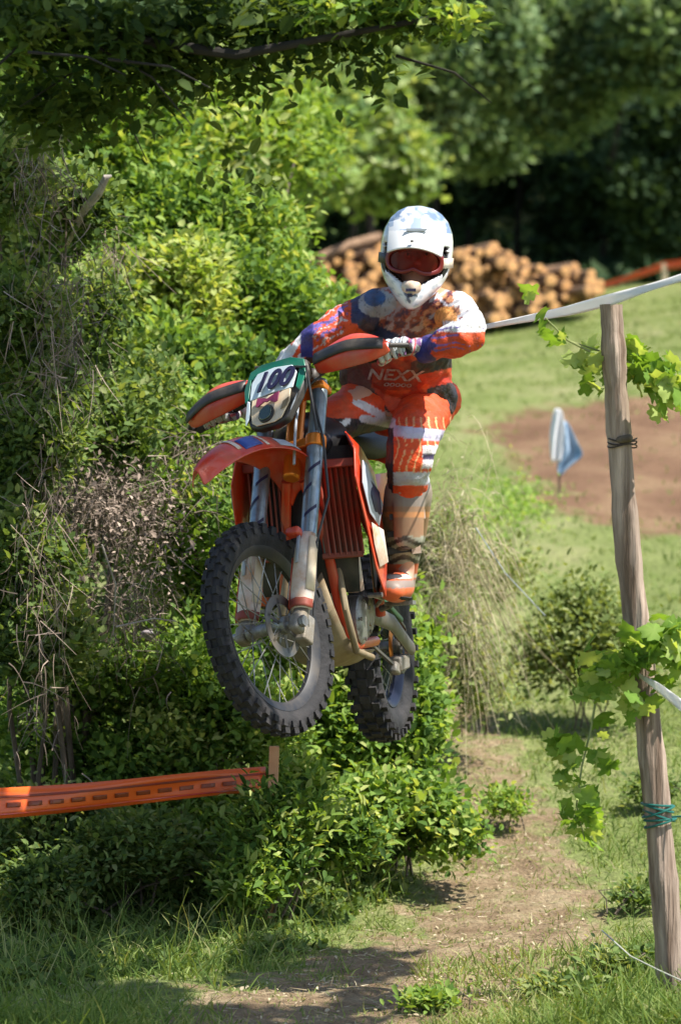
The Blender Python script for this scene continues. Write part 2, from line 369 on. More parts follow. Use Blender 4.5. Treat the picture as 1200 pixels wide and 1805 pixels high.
def strands(name, P0, D, length, wid, tint=None, seg=3, sag=.3, curl=.12):
    """thin bent ribbons (blades, stems) : P0 (n,3), D (n,3) unit, arrays"""
    N = len(P0); length = np.broadcast_to(length, N)[:, None]; wid = np.broadcast_to(wid, N)[:, None]
    sd = np.cross(D, rng.normal(size=(N, 3))); sd /= np.linalg.norm(sd, axis=1, keepdims=True)+1e-9
    cu = rng.normal(size=(N, 3))*curl; V = []
    for i in range(seg+1):
        t = i/seg; p = P0+D*length*t+cu*length*t*t+np.array([0, 0, -1])*sag*length*t*t
        ww = wid*(1-.75*t)*.5; V += [p-sd*ww, p+sd*ww]
    V = np.stack(V, 1); k = 2*(seg+1); o = np.arange(N)[:, None]*k
    Fc = np.concatenate([o+[[2*i, 2*i+1, 2*i+3, 2*i+2]] for i in range(seg)], 0)
    if tint is None: tint = rng.uniform(0, 1, N)
    return np_mesh(name, V.reshape(-1, 3), Fc, {'tint': np.repeat(tint, k)})

def stems_for(clumps, base, m, parent, r=.012, n=6):
    mb = MB()
    for i in range(n):
        c = clumps[i % len(clumps)]; e = np.array(c[0])+ball(1)[0]*np.array(c[1])*.6; b0 = np.array(base)+[random.uniform(-.12, .12), random.uniform(-.12, .12), 0]
        mid = (b0+e)/2+[random.uniform(-.08, .08), random.uniform(-.05, .05), .06]
        mb.tube([b0, (b0*.6+mid*.4)+[.01, 0, .02], mid, (mid+e)/2+[0, .02, .02], e], [r, r*.9, r*.75, r*.5, r*.2], 6)
    return mb.obj('stem', m, parent, inv=False)
def cl(px, py, d, rx, ry, rd, wt=None):
    """clump from photo position: radii rx, ry in photo pixels at that distance, rd in metres"""
    c = tuple(U(px, py, d)); r = (rx*.92/F*d, rd, ry*.92/F*d); return (c, r, wt if wt else r[0]*r[2])

def shrub(name, label, clumps, lm, size, nsp, per=9, spread=.03, base=None, group=None, aspect=.55, cat='bush', stem=bark, up=.4, shell=.25, simple=False, sr=.010, ns=6, fold=.25):
    b0 = base if base else (np.mean([c[0][0] for c in clumps]), np.mean([c[0][1] for c in clumps]))
    z0 = float(gz(b0[0], b0[1])); root = empty(name, label, cat, (b0[0], b0[1], z0), group)
    C, A, T = sprigs(clumps, nsp, per, spread*1.5, shell, 11, .36)
    zg = gz(C[:, 0], C[:, 1])+.01; C[:, 2] = np.maximum(C[:, 2], zg+rng.uniform(0, .05, len(C)))
    C -= [b0[0], b0[1], z0]
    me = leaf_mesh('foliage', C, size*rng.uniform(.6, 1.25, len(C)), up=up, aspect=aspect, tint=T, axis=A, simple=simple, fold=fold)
    fo = link('foliage', me, lm, root); fo['kind'] = 'stuff'
    lc = [((c[0][0]-b0[0], c[0][1]-b0[1], c[0][2]-z0), c[1]) for c in clumps]
    stems_for(lc, (0, 0, 0), stem, root, sr, ns)
    return root

# ------------------------------------------------------------------ far woodland
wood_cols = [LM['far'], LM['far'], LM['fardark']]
def far_tree(px, top, bot, d, wpx, lm, label, nsp=900, trunk_r=.05, lobes=17, size=.15):
    x = (px-600)/F*d; z0 = float(gz(x, d)); root = empty('woodland_tree', label, 'tree', (x, d, z0), 'trees at the edge of the wood')
    W = wpx/F*d; zt = (902.5-top)/F*d+CZ-z0; zb = (902.5-bot)/F*d+CZ-z0
    cs = []
    for i in range(lobes):
        v = ball(1)[0]; c = (v[0]*W*.80, v[1]*W*.5, (zt+zb)/2+v[2]*(zt-zb)*.44); r = random.uniform(.22, .42)
        cs.append((c, (W*r, W*r*.9, (zt-zb)*r*.55)))
    C, A, T = sprigs(cs, nsp, 9, size*.9, .4, 7, .42)
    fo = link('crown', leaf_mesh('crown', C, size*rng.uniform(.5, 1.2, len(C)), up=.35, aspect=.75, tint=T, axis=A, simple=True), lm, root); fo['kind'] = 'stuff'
    tb = 9 if d >= 47 else 4.5; zg_ = float(gz(x, d+tb))-z0; mb = MB(); mb.tube([(0, tb, zg_-.1), (.05, tb-.6, zg_+1.4), (-.04, 1.6, (zb+zt)/2), (0, .3, zt*.85)], [trunk_r, trunk_r*.8, trunk_r*.55, .03], 8)
    for i in range(5):
        c = cs[i][0]; z1 = (zb+zt)/2; mb.tube([(0, 1.6, z1), (c[0]*.5, c[1]*.5, (z1+c[2])/2+.1), c], [trunk_r*.4, trunk_r*.25, .02], 6)
    mb.obj('trunk', darkbark, root)
    return root
FT = [ # px, top, bot, d, halfwidth, material, label
 (650, 150, 345, 44, 100, 'farlight', 'tree with pale green lobes above and left of the helmet'),
 (470, 90, 420, 41, 120, 'farlight', 'tree behind the bright green bush, left of the rider'),
 (790, -60, 260, 50, 120, 'far', 'tree at top centre, right of the overhanging leaves'),
 (960, -90, 230, 52, 150, 'far', 'broad tree at the top right with sunlit crown'),
 (1140, -60, 150, 51, 130, 'far', 'tree in the top right corner above the dark gap'),
 (860, 60, 300, 55, 110, 'far', 'tree set back over the dark gap, right of the helmet'),
 (1190, 200, 440, 56, 90, 'fardark', 'tree low at the right edge above the barrier tape'),
 (320, -20, 300, 45, 130, 'far', 'tree half hidden behind the hanging branch'),
 (620, -90, 150, 49, 110, 'farlight', 'tree behind the tips of the overhanging leaves'),
 (720, 130, 430, 60, 130, 'fardark', 'dark tree in the shade behind the helmet'),
 (930, 170, 470, 61, 160, 'fardark', 'dark tree in the shade above the stacked logs'),
 (1110, 170, 470, 60, 150, 'fardark', 'dark tree in the shade at right behind the tape'),
 (480, 200, 470, 60, 130, 'fardark', 'dark tree in the shade left of the helmet'),
 (100, -50, 400, 50, 160, 'far', 'tree behind the shaded thicket at far left'),
]
for px, tp, bt, d, wv, lk, lb in FT: far_tree(px, tp, bt, d, wv, LM[lk], lb, nsp=2600 if lk != 'fardark' else 1500)
# canopy roofing the wood and dense undergrowth behind
N = 42000
P = np.stack([rng.uniform(-9, 12, N), rng.uniform(57, 76, N), np.zeros(N)], 1); gzz = gz(P[:, 0], P[:, 1])
P[:, 2] = gzz+np.where(rng.uniform(0, 1, N) < .55, 6.3+1.5*rng.random(N)+.7*np.sin(P[:, 0])*np.sin(P[:, 1]*.7), (P[:, 1] > 66)*rng.random(N)*6)
o = link('deep_woodland', leaf_mesh('deep_woodland', P, rng.uniform(.25, .5, N), up=.8, aspect=.8, simple=True), LM['fardark'])
tag(o, 'dense dark woodland mass filling the background behind the log stack', 'woodland', kind='stuff')

# ------------------------------------------------------------------ log stack
endm = mat('sawn_log_end', (.66, .34, .13), .8, col2=(.70, .38, .15), scale=9, bump=.2)
endm2 = mat('sawn_log_end_pale', (.66, .38, .16), .8, col2=(.58, .28, .09), scale=9, bump=.2)
endm3 = mat('sawn_log_end_dark', (.46, .22, .08), .8, col2=(.60, .34, .14), scale=9, bump=.2)
barkl = mat('log_bark', (.13, .075, .045), .9, col2=(.32, .20, .12), scale=14, bump=.7)
def log_mesh(em):
    mb = MB(); R = []
    rr = [random.uniform(.9, 1.08) for _ in range(12)]
    for s, y in ((.90, 0), (1, .002), (1, 2.1)):
        R.append([Vector((rr[k]*s*math.cos(k*math.pi/6), y, rr[k]*s*math.sin(k*math.pi/6))) for k in range(12)])
    mb.rings(R); me = mb.mesh('log', angle=25); me.materials.append(barkl); me.materials.append(em)
    for p in me.polygons:
        if p.center.y < .0005: p.material_index = 1
    return me
logs = [log_mesh(e) for e in (endm, endm2, endm3, endm, endm2)]
nlog = 0; LOGS = []
LD = 47.0
topx = [480, 545, 640, 700, 830, 880, 905, 950, 1030, 1060, 1085]; topy = [478, 458, 430, 420, 432, 424, 442, 456, 466, 486, 512]
row = 0; zpx = 592.0
while zpx > 400:
    x = 490+(row % 2)*10
    while x < 1090:
        rpx = random.uniform(6.0, 11.5); x += rpx
        ty = np.interp(x, topx, topy)
        by = np.interp(x, [480, 700, 860, 960, 1085], [515, 552, 574, 552, 512])
        if zpx > ty+rpx*.5 and zpx < by and nlog < 299:
            p = U(x+random.uniform(-2, 2), zpx+random.uniform(-4, 4), LD); r = rpx/F*LD*1.08
            o = link('log', logs[nlog % 5]); o.location = (p.x, LD+random.uniform(-.35, .35)+(590-zpx)*.004, p.z); o.scale = (r, 1, r)
            o.rotation_euler = (random.uniform(-.02, .02), random.uniform(0, 6.28), 0)
            o.rotation_euler = (0, o.rotation_euler.y, .30+random.uniform(-.07, .07))
            LOGS.append((row, x, rpx, nlog % 5, o)); nlog += 1
        x += rpx*.9
    zpx -= 13.5; row += 1
for k, (x0, y0, x1, y1, lb) in enumerate([(560, 455, 668, 418, 'long dark trunk lying on the log stack left of the helmet'), (545, 472, 655, 440, 'second long trunk lying under the dark one, left of the helmet')]):
    a_ = U(x0, y0, LD+.2); c_ = U(x1, y1, LD+.9); o = MB().tube([a_, (a_+c_)/2+Vector((0, 0, .03)), c_], [.05, .055, .06], 12).obj('log', [barkl]); tag(o, lb, 'log')
ORDN = ['first', 'second', 'third', 'fourth', 'fifth', 'sixth', 'seventh', 'eighth', 'ninth', 'tenth', 'eleventh', 'twelfth']+['%dth' % k for k in range(13, 60)]
for r0 in sorted({l[0] for l in LOGS}):
    rw_ = sorted([l for l in LOGS if l[0] == r0], key=lambda l: l[1])
    for k, l in enumerate(rw_):
        tag(l[4], '%s %s log end, %s from the left in the %s row up of the stack' % ('thick' if l[2] > 12.2 else 'thin' if l[2] < 10 else 'sawn', ['orange', 'pale', 'dark', 'orange', 'pale'][l[3]], ORDN[k], ORDN[r0]), 'log', 'cut logs in the stack behind the rider')

# ------------------------------------------------------------------ grass
def grassfield(name, n, xr, dr, hgt, wd, label, dens):
    x = rng.uniform(*xr, n); d = dr[0]+(dr[1]-dr[0])*rng.random(n)**1.5; a, f = dirtmask(x, d)
    keep = rng.random(n) < dens(x, d, a, f); x, d, a = x[keep], d[keep], a[keep]; N = len(x)
    D = rng.normal(size=(N, 3))*.45; D[:, 2] = 1; D /= np.linalg.norm(D, axis=1, keepdims=True)
    pt = .5+.5*wob(x, d, 1.7, 4)
    h = hgt*rng.uniform(.4, 1.3, N)*(1-.6*a)*(.55+.7*pt)
    t = np.clip(rng.normal(.42, .22, N)+.35*a-.12*pt, 0, 1)
    o = link(name, strands(name, np.stack([x, d, gz(x, d)-.01], 1), D, h, wd*(d/14)**.5, t, 2, .35, .2), LM['grass']); tag(o, label, 'grass', kind='stuff')
grassfield('grass', 120000, (-2.1, 2.1), (11.8, 20), .075, .006, 'short green grass beside the dirt path and in the shade', lambda x, d, a, f: (1-.72*a)*(.25+.75*np.clip(.6+wob(x, d, 1.5, 7), 0, 1)))
grassfield('grass', 60000, (-.5, 4.2), (20, 50), .07, .011, 'grass of the sloping field between path and log stack', lambda x, d, a, f: (1-.9*a)*(1-.93*f)*np.clip(.5+.9*wob(x, d, .9, 2), .15, 1))
grassfield('grass', 16000, (-1.6, .2), (12.0, 15.0), .16, .007, 'long dark grass tufts in the shade at lower left', lambda x, d, a, f: (1-.7*a)*np.clip(-.1+1.6*wob(x, d, 2.1, 11), 0, 1))
grassfield('grass', 42000, (.25, 1.6), (12.0, 14.2), .15, .007, 'longer tufted grass round the foot of the post', lambda x, d, a, f: (1-a)*np.clip(.1+2.2*wob(x, d, 1.9, 1), 0, 1)+.15)
# dead straw and leaf litter on the path
N = 6500; x = rng.uniform(-1.6, 1.5, N); d = rng.uniform(12, 19, N); a, f = dirtmask(x, d); k = rng.random(N) < a*.9+.12; x, d = x[k], d[k]
D = rng.normal(size=(len(x), 3)); D[:, 2] = np.abs(D[:, 2])*.18; D /= np.linalg.norm(D, axis=1, keepdims=True)
o = link('straw_litter', strands('straw_litter', np.stack([x, d, gz(x, d)+.006], 1), D, rng.uniform(.015, .06, len(x)), .0035, None, 1, .0, .1), LM['straw'])
tag(o, 'dry cut straw scattered over the dirt path', 'straw', kind='stuff')
N = 1500; x = rng.uniform(-1.4, 1.1, N); d = rng.uniform(12, 17, N); a, f = dirtmask(x, d); k = rng.random(N) < a+.25; x, d = x[k], d[k]
o = link('fallen_leaves', leaf_mesh('fallen_leaves', np.stack([x, d, gz(x, d)+.012], 1), rng.uniform(.01, .022, len(x)), up=3, aspect=.6), LM['straw'])
tag(o, 'dry fallen leaves lying on path and verge', 'leaves', kind='stuff')

# ------------------------------------------------------------------ hedge and shrubs on the left
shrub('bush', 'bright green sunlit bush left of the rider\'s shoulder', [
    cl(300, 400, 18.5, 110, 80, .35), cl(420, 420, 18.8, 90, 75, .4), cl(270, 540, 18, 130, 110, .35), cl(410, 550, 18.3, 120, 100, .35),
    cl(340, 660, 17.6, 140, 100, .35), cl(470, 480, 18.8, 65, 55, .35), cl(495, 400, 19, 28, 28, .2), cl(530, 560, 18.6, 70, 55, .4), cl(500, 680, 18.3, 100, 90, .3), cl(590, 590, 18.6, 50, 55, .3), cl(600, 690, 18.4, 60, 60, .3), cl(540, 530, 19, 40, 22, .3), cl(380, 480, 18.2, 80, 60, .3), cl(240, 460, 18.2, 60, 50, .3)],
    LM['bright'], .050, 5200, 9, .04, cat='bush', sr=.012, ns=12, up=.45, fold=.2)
shrub('bush', 'mid green tangle behind and left of the front wheel', [
    cl(350, 800, 16.6, 110, 80, .3), cl(420, 900, 16.4, 120, 110, .3), cl(330, 1020, 16.2, 120, 110, .3), cl(450, 1050, 16.2, 120, 120, .3), cl(560, 900, 16.8, 110, 140, .3), cl(600, 1080, 16.4, 120, 120, .3), cl(340, 900, 15.9, 80, 60, .2), cl(380, 1130, 15.9, 80, 60, .2), cl(310, 730, 16.6, 60, 50, .2)],
    LM['bright'], .042, 4200, 8, .04, sr=.012, ns=10, up=.5)
shrub('bush', 'leafy green undergrowth below the brambles, above the orange tape', [
    cl(200, 1200, 15.8, 130, 90, .3), cl(330, 1210, 15.7, 130, 90, .3), cl(430, 1280, 15.6, 120, 80, .3), cl(250, 1340, 15.6, 160, 80, .3), cl(90, 1300, 15.7, 110, 90, .3)],
    LM['bright'], .038, 4200, 8, .035, sr=.01, ns=8, up=.6)
shrub('bush', 'sunlit broad-leaved weeds below the two wheels', [
    cl(590, 1330, 16.2, 110, 85, .3), cl(690, 1320, 16.2, 85, 90, .3), cl(650, 1430, 15.9, 100, 60, .25), cl(740, 1440, 16, 65, 50, .25), cl(540, 1250, 16.3, 100, 90, .3), cl(680, 1240, 16.4, 80, 80, .3), cl(800, 1480, 15.8, 45, 20, .15), cl(715, 1170, 16.6, 40, 80, .25), cl(735, 1290, 16.5, 35, 45, .2)],
    LM['bright'], .044, 3600, 8, .035, aspect=.6, sr=.006, ns=10, up=.5)
shrub('bush', 'bright fern-like weeds at the foot of the orange tape stake', [
    cl(500, 1440, 14.75, 70, 42, .1), cl(470, 1500, 14.7, 70, 55, .1), cl(440, 1560, 14.6, 60, 35, .1), cl(520, 1430, 15.3, 90, 60, .22), cl(420, 1450, 15.3, 90, 50, .22), cl(600, 1480, 15.2, 80, 45, .2), cl(360, 1490, 15.2, 110, 45, .2)],
    LM['bright'], .046, 1900, 8, .03, aspect=.42, sr=.006, ns=8, up=.5)
shrub('bush', 'low dark weeds in the shade at lower left', [
    cl(80, 1480, 15.0, 130, 70, .25), cl(240, 1500, 14.9, 130, 55, .25), cl(60, 1570, 14.6, 110, 40, .2), cl(420, 1540, 15.0, 120, 35, .2)],
    LM['mid'], .034, 2600, 8, .03, sr=.006, ns=6, up=.6)
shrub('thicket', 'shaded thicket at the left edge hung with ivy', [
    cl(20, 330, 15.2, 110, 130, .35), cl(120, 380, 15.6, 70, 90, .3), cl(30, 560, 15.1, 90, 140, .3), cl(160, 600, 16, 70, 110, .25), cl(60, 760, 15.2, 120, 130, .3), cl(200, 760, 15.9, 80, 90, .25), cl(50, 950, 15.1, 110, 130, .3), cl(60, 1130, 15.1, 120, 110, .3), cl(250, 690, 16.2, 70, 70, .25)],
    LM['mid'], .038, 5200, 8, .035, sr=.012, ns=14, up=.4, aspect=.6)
shrub('small_tree', 'leafy sapling behind the thicket under the hanging branch', [
    cl(200, 250, 19, 120, 90, .5), cl(320, 240, 20, 120, 90, .5), cl(230, 350, 18.8, 90, 60, .4), cl(430, 260, 21, 90, 70, .5), cl(120, 180, 19, 130, 90, .5), cl(520, 250, 23, 60, 80, .5)],
    LM['bright'], .060, 3600, 9, .06, cat='tree', sr=.02, ns=9, up=.6)
shrub('bush', 'low green bush on the slope just left of the post', [
    cl(1030, 1110, 19.5, 80, 55, .3), cl(985, 1160, 19.3, 60, 45, .25), cl(1085, 1160, 19.2, 50, 60, .25)], LM['olive'], .042, 750, 8, .05, sr=.004)
shrub('bush', 'small rough tuft of leaves on the slope below the ragged flag', [
    cl(890, 880, 26, 45, 22, .3), cl(930, 905, 25.5, 45, 14, .2), cl(850, 925, 24.5, 45, 14, .3)], LM['vine'], .035, 150, 6, .06, sr=.003)
shrub('bush', 'weeds along the right edge of the straw tuft', [
    cl(850, 1210, 18.4, 40, 35, .2), cl(800, 1130, 18.4, 45, 70, .25), cl(780, 1010, 18.6, 40, 80, .25), cl(900, 1010, 21, 45, 16, .2)], LM['olive'], .042, 620, 8, .045, sr=.003)
for (px, py, d, rx, lb) in [(880, 1425, 16.6, 45, 'thin weeds beside the path right of the wheels'), (1090, 1720, 13.2, 60, 'leafy weeds at the foot of the post'), (1000, 1770, 12.9, 80, 'low weeds at the bottom edge left of the post'), (1150, 1400, 15.9, 50, 'small green weed right of the post and behind it'), (1120, 1590, 14.2, 30, 'narrow upright weed just left of the post'), (760, 1790, 12.9, 40, 'sparse weeds at the bottom edge, centre')]:
    d = float(np.interp(py, [1225, 1320, 1432, 1500, 1585, 1640, 1718, 1805], [20, 18.3, 17, 16.3, 15.3, 15, 13.7, 12.4])); shrub('weed', lb, [cl(px, py-rx*.15, d, rx, rx*.28, .16)], LM['mid'] if px > 950 else LM['bright'], .032, int(rx*2.6), 6, .02, cat='weed', sr=.003, ns=4, up=.8)

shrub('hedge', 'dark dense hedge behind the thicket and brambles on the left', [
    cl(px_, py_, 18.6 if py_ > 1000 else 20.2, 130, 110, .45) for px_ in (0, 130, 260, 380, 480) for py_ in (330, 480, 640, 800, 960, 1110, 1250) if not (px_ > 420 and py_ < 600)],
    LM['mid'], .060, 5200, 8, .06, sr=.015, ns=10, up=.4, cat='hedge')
N = 52000; x = rng.uniform(-1.9, .45, N); d = rng.uniform(13.2, 18.2, N); ex = np.interp(d, [13.2, 14.2, 15.2, 16, 17, 18.2], [-.9, -.25, -.05, .15, .36, .34])
k = (x < ex+.25*wob(x, d, 2, 2)); x, d, ex = x[k], d[k], ex[k]; hh = np.clip((ex-x)*.6+.05, .03, .34)*np.clip(.6+.6*wob(x, d, 2.6, 8), .15, 1.2)*(.22+.78*sstep(14.5, 15.6, d))
o = link('undergrowth', leaf_mesh('undergrowth', np.stack([x, d, gz(x, d)+hh*rng.uniform(.3, 1, len(x))], 1), rng.uniform(.02, .05, len(x)), up=.7, aspect=.6, tint=np.clip(rng.normal(.5, .2, len(x))+.3*wob(x, d, 3, 4), 0, 1)), LM['mid'])  # ground cover; its darker leaves reach forward to stand in for cast shade
tag(o, 'low leafy undergrowth covering the ground at the foot of the hedge', 'undergrowth', kind='stuff')
P0 = np.stack([x, d, gz(x, d)], 1)[:6000]; D = rng.normal(size=P0.shape)*.35; D[:, 2] = 1; D /= np.linalg.norm(D, axis=1, keepdims=True)
o = link('tall_grass', strands('tall_grass', P0, D, rng.uniform(.08, .28, len(P0)), .006, None, 3, .4, .3), LM['grass']); tag(o, 'taller grass stalks growing through the undergrowth at left', 'grass', kind='stuff')

# dry brambles / hanging stems
def bramble(label, boxes, n, ln, m='twig', wd=.006, name='dry_bramble', down=.2, cat='brambles'):
    P0 = []; D = []
    for (x0, x1, y0, y1, d0, d1, nn) in boxes:
        k = int(n*nn); px = rng.normal((x0+x1)/2, (x1-x0)/3.2, k); py = rng.normal((y0+y1)/2, (y1-y0)/3.2, k); cx_ = rng.normal(0, 1, (40, 2)); w_ = rng.integers(0, 40, k)
        px = .45*px+.55*((x0+x1)/2+cx_[w_, 0]*(x1-x0)/2.8); py = .45*py+.55*((y0+y1)/2+cx_[w_, 1]*(y1-y0)/2.8); d = rng.uniform(d0, d1, k)
        P0.append(np.stack([(px-600)/F*d, d, (902.5-py)/F*d+CZ], 1))
    P0 = np.concatenate(P0); D = rng.normal(size=P0.shape)*[.8, .5, 1]; D[:, 2] -= down; D /= np.linalg.norm(D, axis=1, keepdims=True)
    o = link(name, strands(name, P0, D, ln*rng.uniform(.4, 1.5, len(P0)), wd, None, 4, .35, .45), LM[m]); tag(o, label, cat, kind='stuff'); return o
bramble('tangled dry brambles in the sun between thicket and front wheel', [(110, 330, 820, 980, 15.2, 16.2, .55), (150, 340, 960, 1200, 15.1, 15.8, .35), (280, 420, 740, 860, 15.7, 16.1, .12)], 1500, .10, wd=.0045)
bramble('grey dead stems hanging through the shaded thicket', [(20, 190, 400, 740, 14.4, 15.4, .45), (0, 150, 740, 1300, 14.3, 15.1, .4), (0, 140, 180, 420, 14.3, 15.2, .2), (150, 260, 380, 480, 15.4, 16, .1)], 900, .10, wd=.0045, down=1.2)
N = 1500; px = rng.normal(225, 60, N); py = rng.normal(910, 55, N)+.25*(px-225); d = rng.uniform(15.0, 15.9, N)
o = link('dead_leaves', leaf_mesh('dead_leaves', np.stack([(px-600)/F*d, d, (902.5-py)/F*d+CZ], 1), rng.uniform(.015, .03, N), up=.2), LM['twig']); tag(o, 'withered brown leaves caught in the dry brambles', 'leaves', kind='stuff')
# straw tuft right of the leg
N = 520; bx = rng.normal(.50, .08, N); bd = rng.normal(17.6, .12, N)
P0 = np.stack([bx, bd, gz(bx, bd)+1.12+rng.normal(0, .19, N)], 1); D = np.stack([rng.normal(.0, .6, N), rng.normal(0, .4, N), rng.normal(.45, .6, N)], 1); D /= np.linalg.norm(D, axis=1, keepdims=True)
tf = empty('straw_tuft', 'arching tuft of dry pale grass right of the rider\'s leg', 'grass tuft', (0, 0, 0))
o = link('stem', strands('stem', P0, D, rng.uniform(.1, .38, N), .0035, None, 5, 1.5, .3), LM['straw'], tf); o['kind'] = 'stuff'
o = link('bent_stem', strands('bent_stem', np.stack([rng.normal(.56, .10, 150), rng.normal(17.5, .1, 150), rng.uniform(.9, 1.5, 150)], 1), np.tile([.45, 0, -1.0], (150, 1))/1.1, rng.uniform(.12, .4, 150), .0035, None, 5, .2, .25), LM['straw'], tf); o['kind'] = 'stuff'
a_ = U(150, 370, 15.4); c_ = U(188, 312, 15.3)
o = MB().tube([U(120, 430, 15.6), a_, (a_+c_)/2+Vector((.01, 0, 0)), c_, c_+Vector((.02, 0, .005))], [.008, .014, .017, .013, .004], 8).obj('broken_branch', deadbark); tag(o, 'pale broken branch stub poking from the thicket', 'branch')
for k, (x0, y0, x1, y1, lb) in enumerate([(15, 930, 35, 1090, 'upright grey stick in the thicket'), (180, 960, 200, 1120, 'thin bent stick in the brambles'), (205, 1105, 310, 1095, 'thin stick lying level across the brambles')]):
    p, q = U(x0, y0, 14.9), U(x1, y1, 15.0); mid = (p+q)/2+Vector((.03, 0, .02)); o = MB().tube([p, mid, q], [.0035, .003, .002], 6).obj('stick', deadbark); tag(o, lb, 'stick')
stone_m = mat('grey_stone', (.22, .19, .20), .9, col2=(.34, .30, .31), scale=9, bump=.6)
for (px, py, s, lb) in [(305, 1185, .05, 'larger grey stone half hidden left of the front wheel'), (262, 1118, .03, 'smaller grey stone among the brambles')]:
    bm = bmesh.new(); bmesh.ops.create_icosphere(bm, subdivisions=3, radius=s)
    for v in bm.verts: v.co *= 1+.3*math.sin(v.co.x*55+1)*math.sin(v.co.y*50+1)+.15*math.sin(v.co.z*120); v.co.z *= .55
    me = bpy.data.meshes.new('stone'); bm.to_mesh(me); bm.free(); me.polygons.foreach_set('use_smooth', [True]*len(me.polygons))
    o = link('stone', me, stone_m); o.location = U(px, py, 15.55); tag(o, lb, 'stone')

# ------------------------------------------------------------------ overhanging tree (limbs from the left, casts the shade at lower left)
tr = empty('overhanging_tree', 'tree at the left whose dark leafy branches hang across the top', 'tree', (-3.1, 12.2, 0))
def tl(p): return Vector(p)-Vector((-3.1, 12.2, 0))
mb = MB(); mb.tube([tl((-3.1, 12.2, -.1)), tl((-3.0, 12.2, 1.6)), tl((-2.7, 12.1, 3.2)), tl((-2.2, 12.1, 4.6))], [.16, .13, .11, .07], 12); mb.obj('trunk', bark, tr)
limbs = [[(-2.85, 12.15, 2.6), (-2.0, 12.2, 3.05), (-1.0, 12.1, 3.0), (-.3, 11.9, 2.88), (.35, 11.7, 2.98)], [(-2.7, 12.1, 3.2), (-1.6, 12.6, 4.3), (.1, 12.9, 4.9), (1.6, 12.4, 4.85)],
         [(-1.6, 12.6, 4.3), (-.4, 14, 4.9), (1.3, 15.6, 4.9)], [(-2.0, 12.2, 3.05), (-1.6, 12.3, 3.1), (-1.1, 12.4, 3.12)]]
for lb in limbs:
    k = len(lb); MB().tube([tl(p) for p in lb], [.040*(1-.85*i/(k-1)) for i in range(k)], 8).obj('branch', darkbark, tr)
for i in range(12):
    a_ = tl((random.uniform(-1.4, .3), random.uniform(11.7, 12.4), random.uniform(2.85, 3.0))); e = a_+Vector((random.uniform(-.25, .3), random.uniform(-.1, .1), random.uniform(-.35, -.05)))
    MB().tube([a_, (a_+e)/2+Vector((.03, 0, .02)), e], [.005, .0035, .0015], 5).obj('twig', darkbark, tr)
hang = [cl(60, 60, 12, 140, 90, .3), cl(220, 70, 12, 120, 80, .3), cl(380, 50, 12.1, 120, 70, .3), cl(520, 50, 12, 110, 60, .25), cl(660, 30, 11.9, 90, 45, .2), cl(760, 20, 11.8, 70, 28, .12), cl(810, 42, 11.8, 40, 10, .08), cl(640, 100, 12, 45, 45, .12), cl(300, 140, 12.2, 90, 60, .2), cl(160, 180, 12.2, 70, 60, .2), cl(60, 200, 12.3, 80, 70, .25), cl(440, 120, 12.1, 80, 40, .2), cl(430, 320, 12.3, 25, 20, .08)]
C, A, T = sprigs(hang, 640, 7, .05, .3, 18, .30); C -= [-3.1, 12.2, 0]
o = link('foliage', leaf_mesh('foliage', C, (.05)*rng.uniform(.5, 1.3, len(C)), up=.3, aspect=.6, tint=T, axis=A, droop=.6), LM['dark'], tr); o['kind'] = 'stuff'  # dark leaf colour stands in for shade beneath the crown
k = rng.random(len(C)) < .12; k &= (C[:, 2] < 3)
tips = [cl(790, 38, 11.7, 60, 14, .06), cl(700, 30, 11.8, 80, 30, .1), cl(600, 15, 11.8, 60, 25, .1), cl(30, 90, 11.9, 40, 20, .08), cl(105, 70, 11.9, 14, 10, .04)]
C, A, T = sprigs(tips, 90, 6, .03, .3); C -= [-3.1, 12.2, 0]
o = link('sun_toned_leaves', leaf_mesh('sun_toned_leaves', C, .05*rng.uniform(.6, 1.2, len(C)), up=.5, aspect=.6, tint=T, axis=A), LM['bright'], tr); o['kind'] = 'stuff'  # brighter leaf colour stands in for sun on the branch tips
# upper crown: out of frame above, spread so that its dappled shade lies over the verge at lower left
N = 52000; gx = rng.uniform(-3.4, .25, N); gd = rng.uniform(12.0, 18.5, N); hz = 4.4+.8*rng.random(N)
wb = .22*wob(gx, gd, 2.3, 5)
ex_ = .10+.25*wob(gx, gd, 3, 1)
keep = ((gd < 13.2) & (gx > -1.25) & (gx < ex_)) | ((gd > 13.5) & (gd+wb*.5 < 14.5) & (gx > -.36) & (gx < ex_+.05)) | ((gx < -.8) & (gx > -1.25) & (gd < 13.5)) | ((gx < -.35+wb) & (gx > -1.5) & (gd > 15.2) & (gd+wb < 15.65)) | ((gx+wb < -2.15) & (gd < 15.9)) | ((gx+wb*.4 < -.92) & (gx > -1.5) & (gd > 13.4) & (gd+wb*.4 < 14.12)) | ((gx+wb < -.42) & (gx > -1.7) & (gd+wb*.3 > 14.85) & (gd < 15.3))
keep &= ~((gd > 12.78) & (gd < 13.5) & (gx > -.5) & (gx < .0))
keep &= wob(gx, gd, 4.5, 9) < .6
gx, gd, hz = gx[keep], gd[keep], hz[keep]; t = hz/S.z
C = np.stack([gx+S.x*t, gd+S.y*t, hz], 1)-[-3.1, 12.2, 0]
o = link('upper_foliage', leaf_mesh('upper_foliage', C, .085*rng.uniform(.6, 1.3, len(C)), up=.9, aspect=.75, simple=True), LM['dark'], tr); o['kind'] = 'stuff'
print('vegetation done')

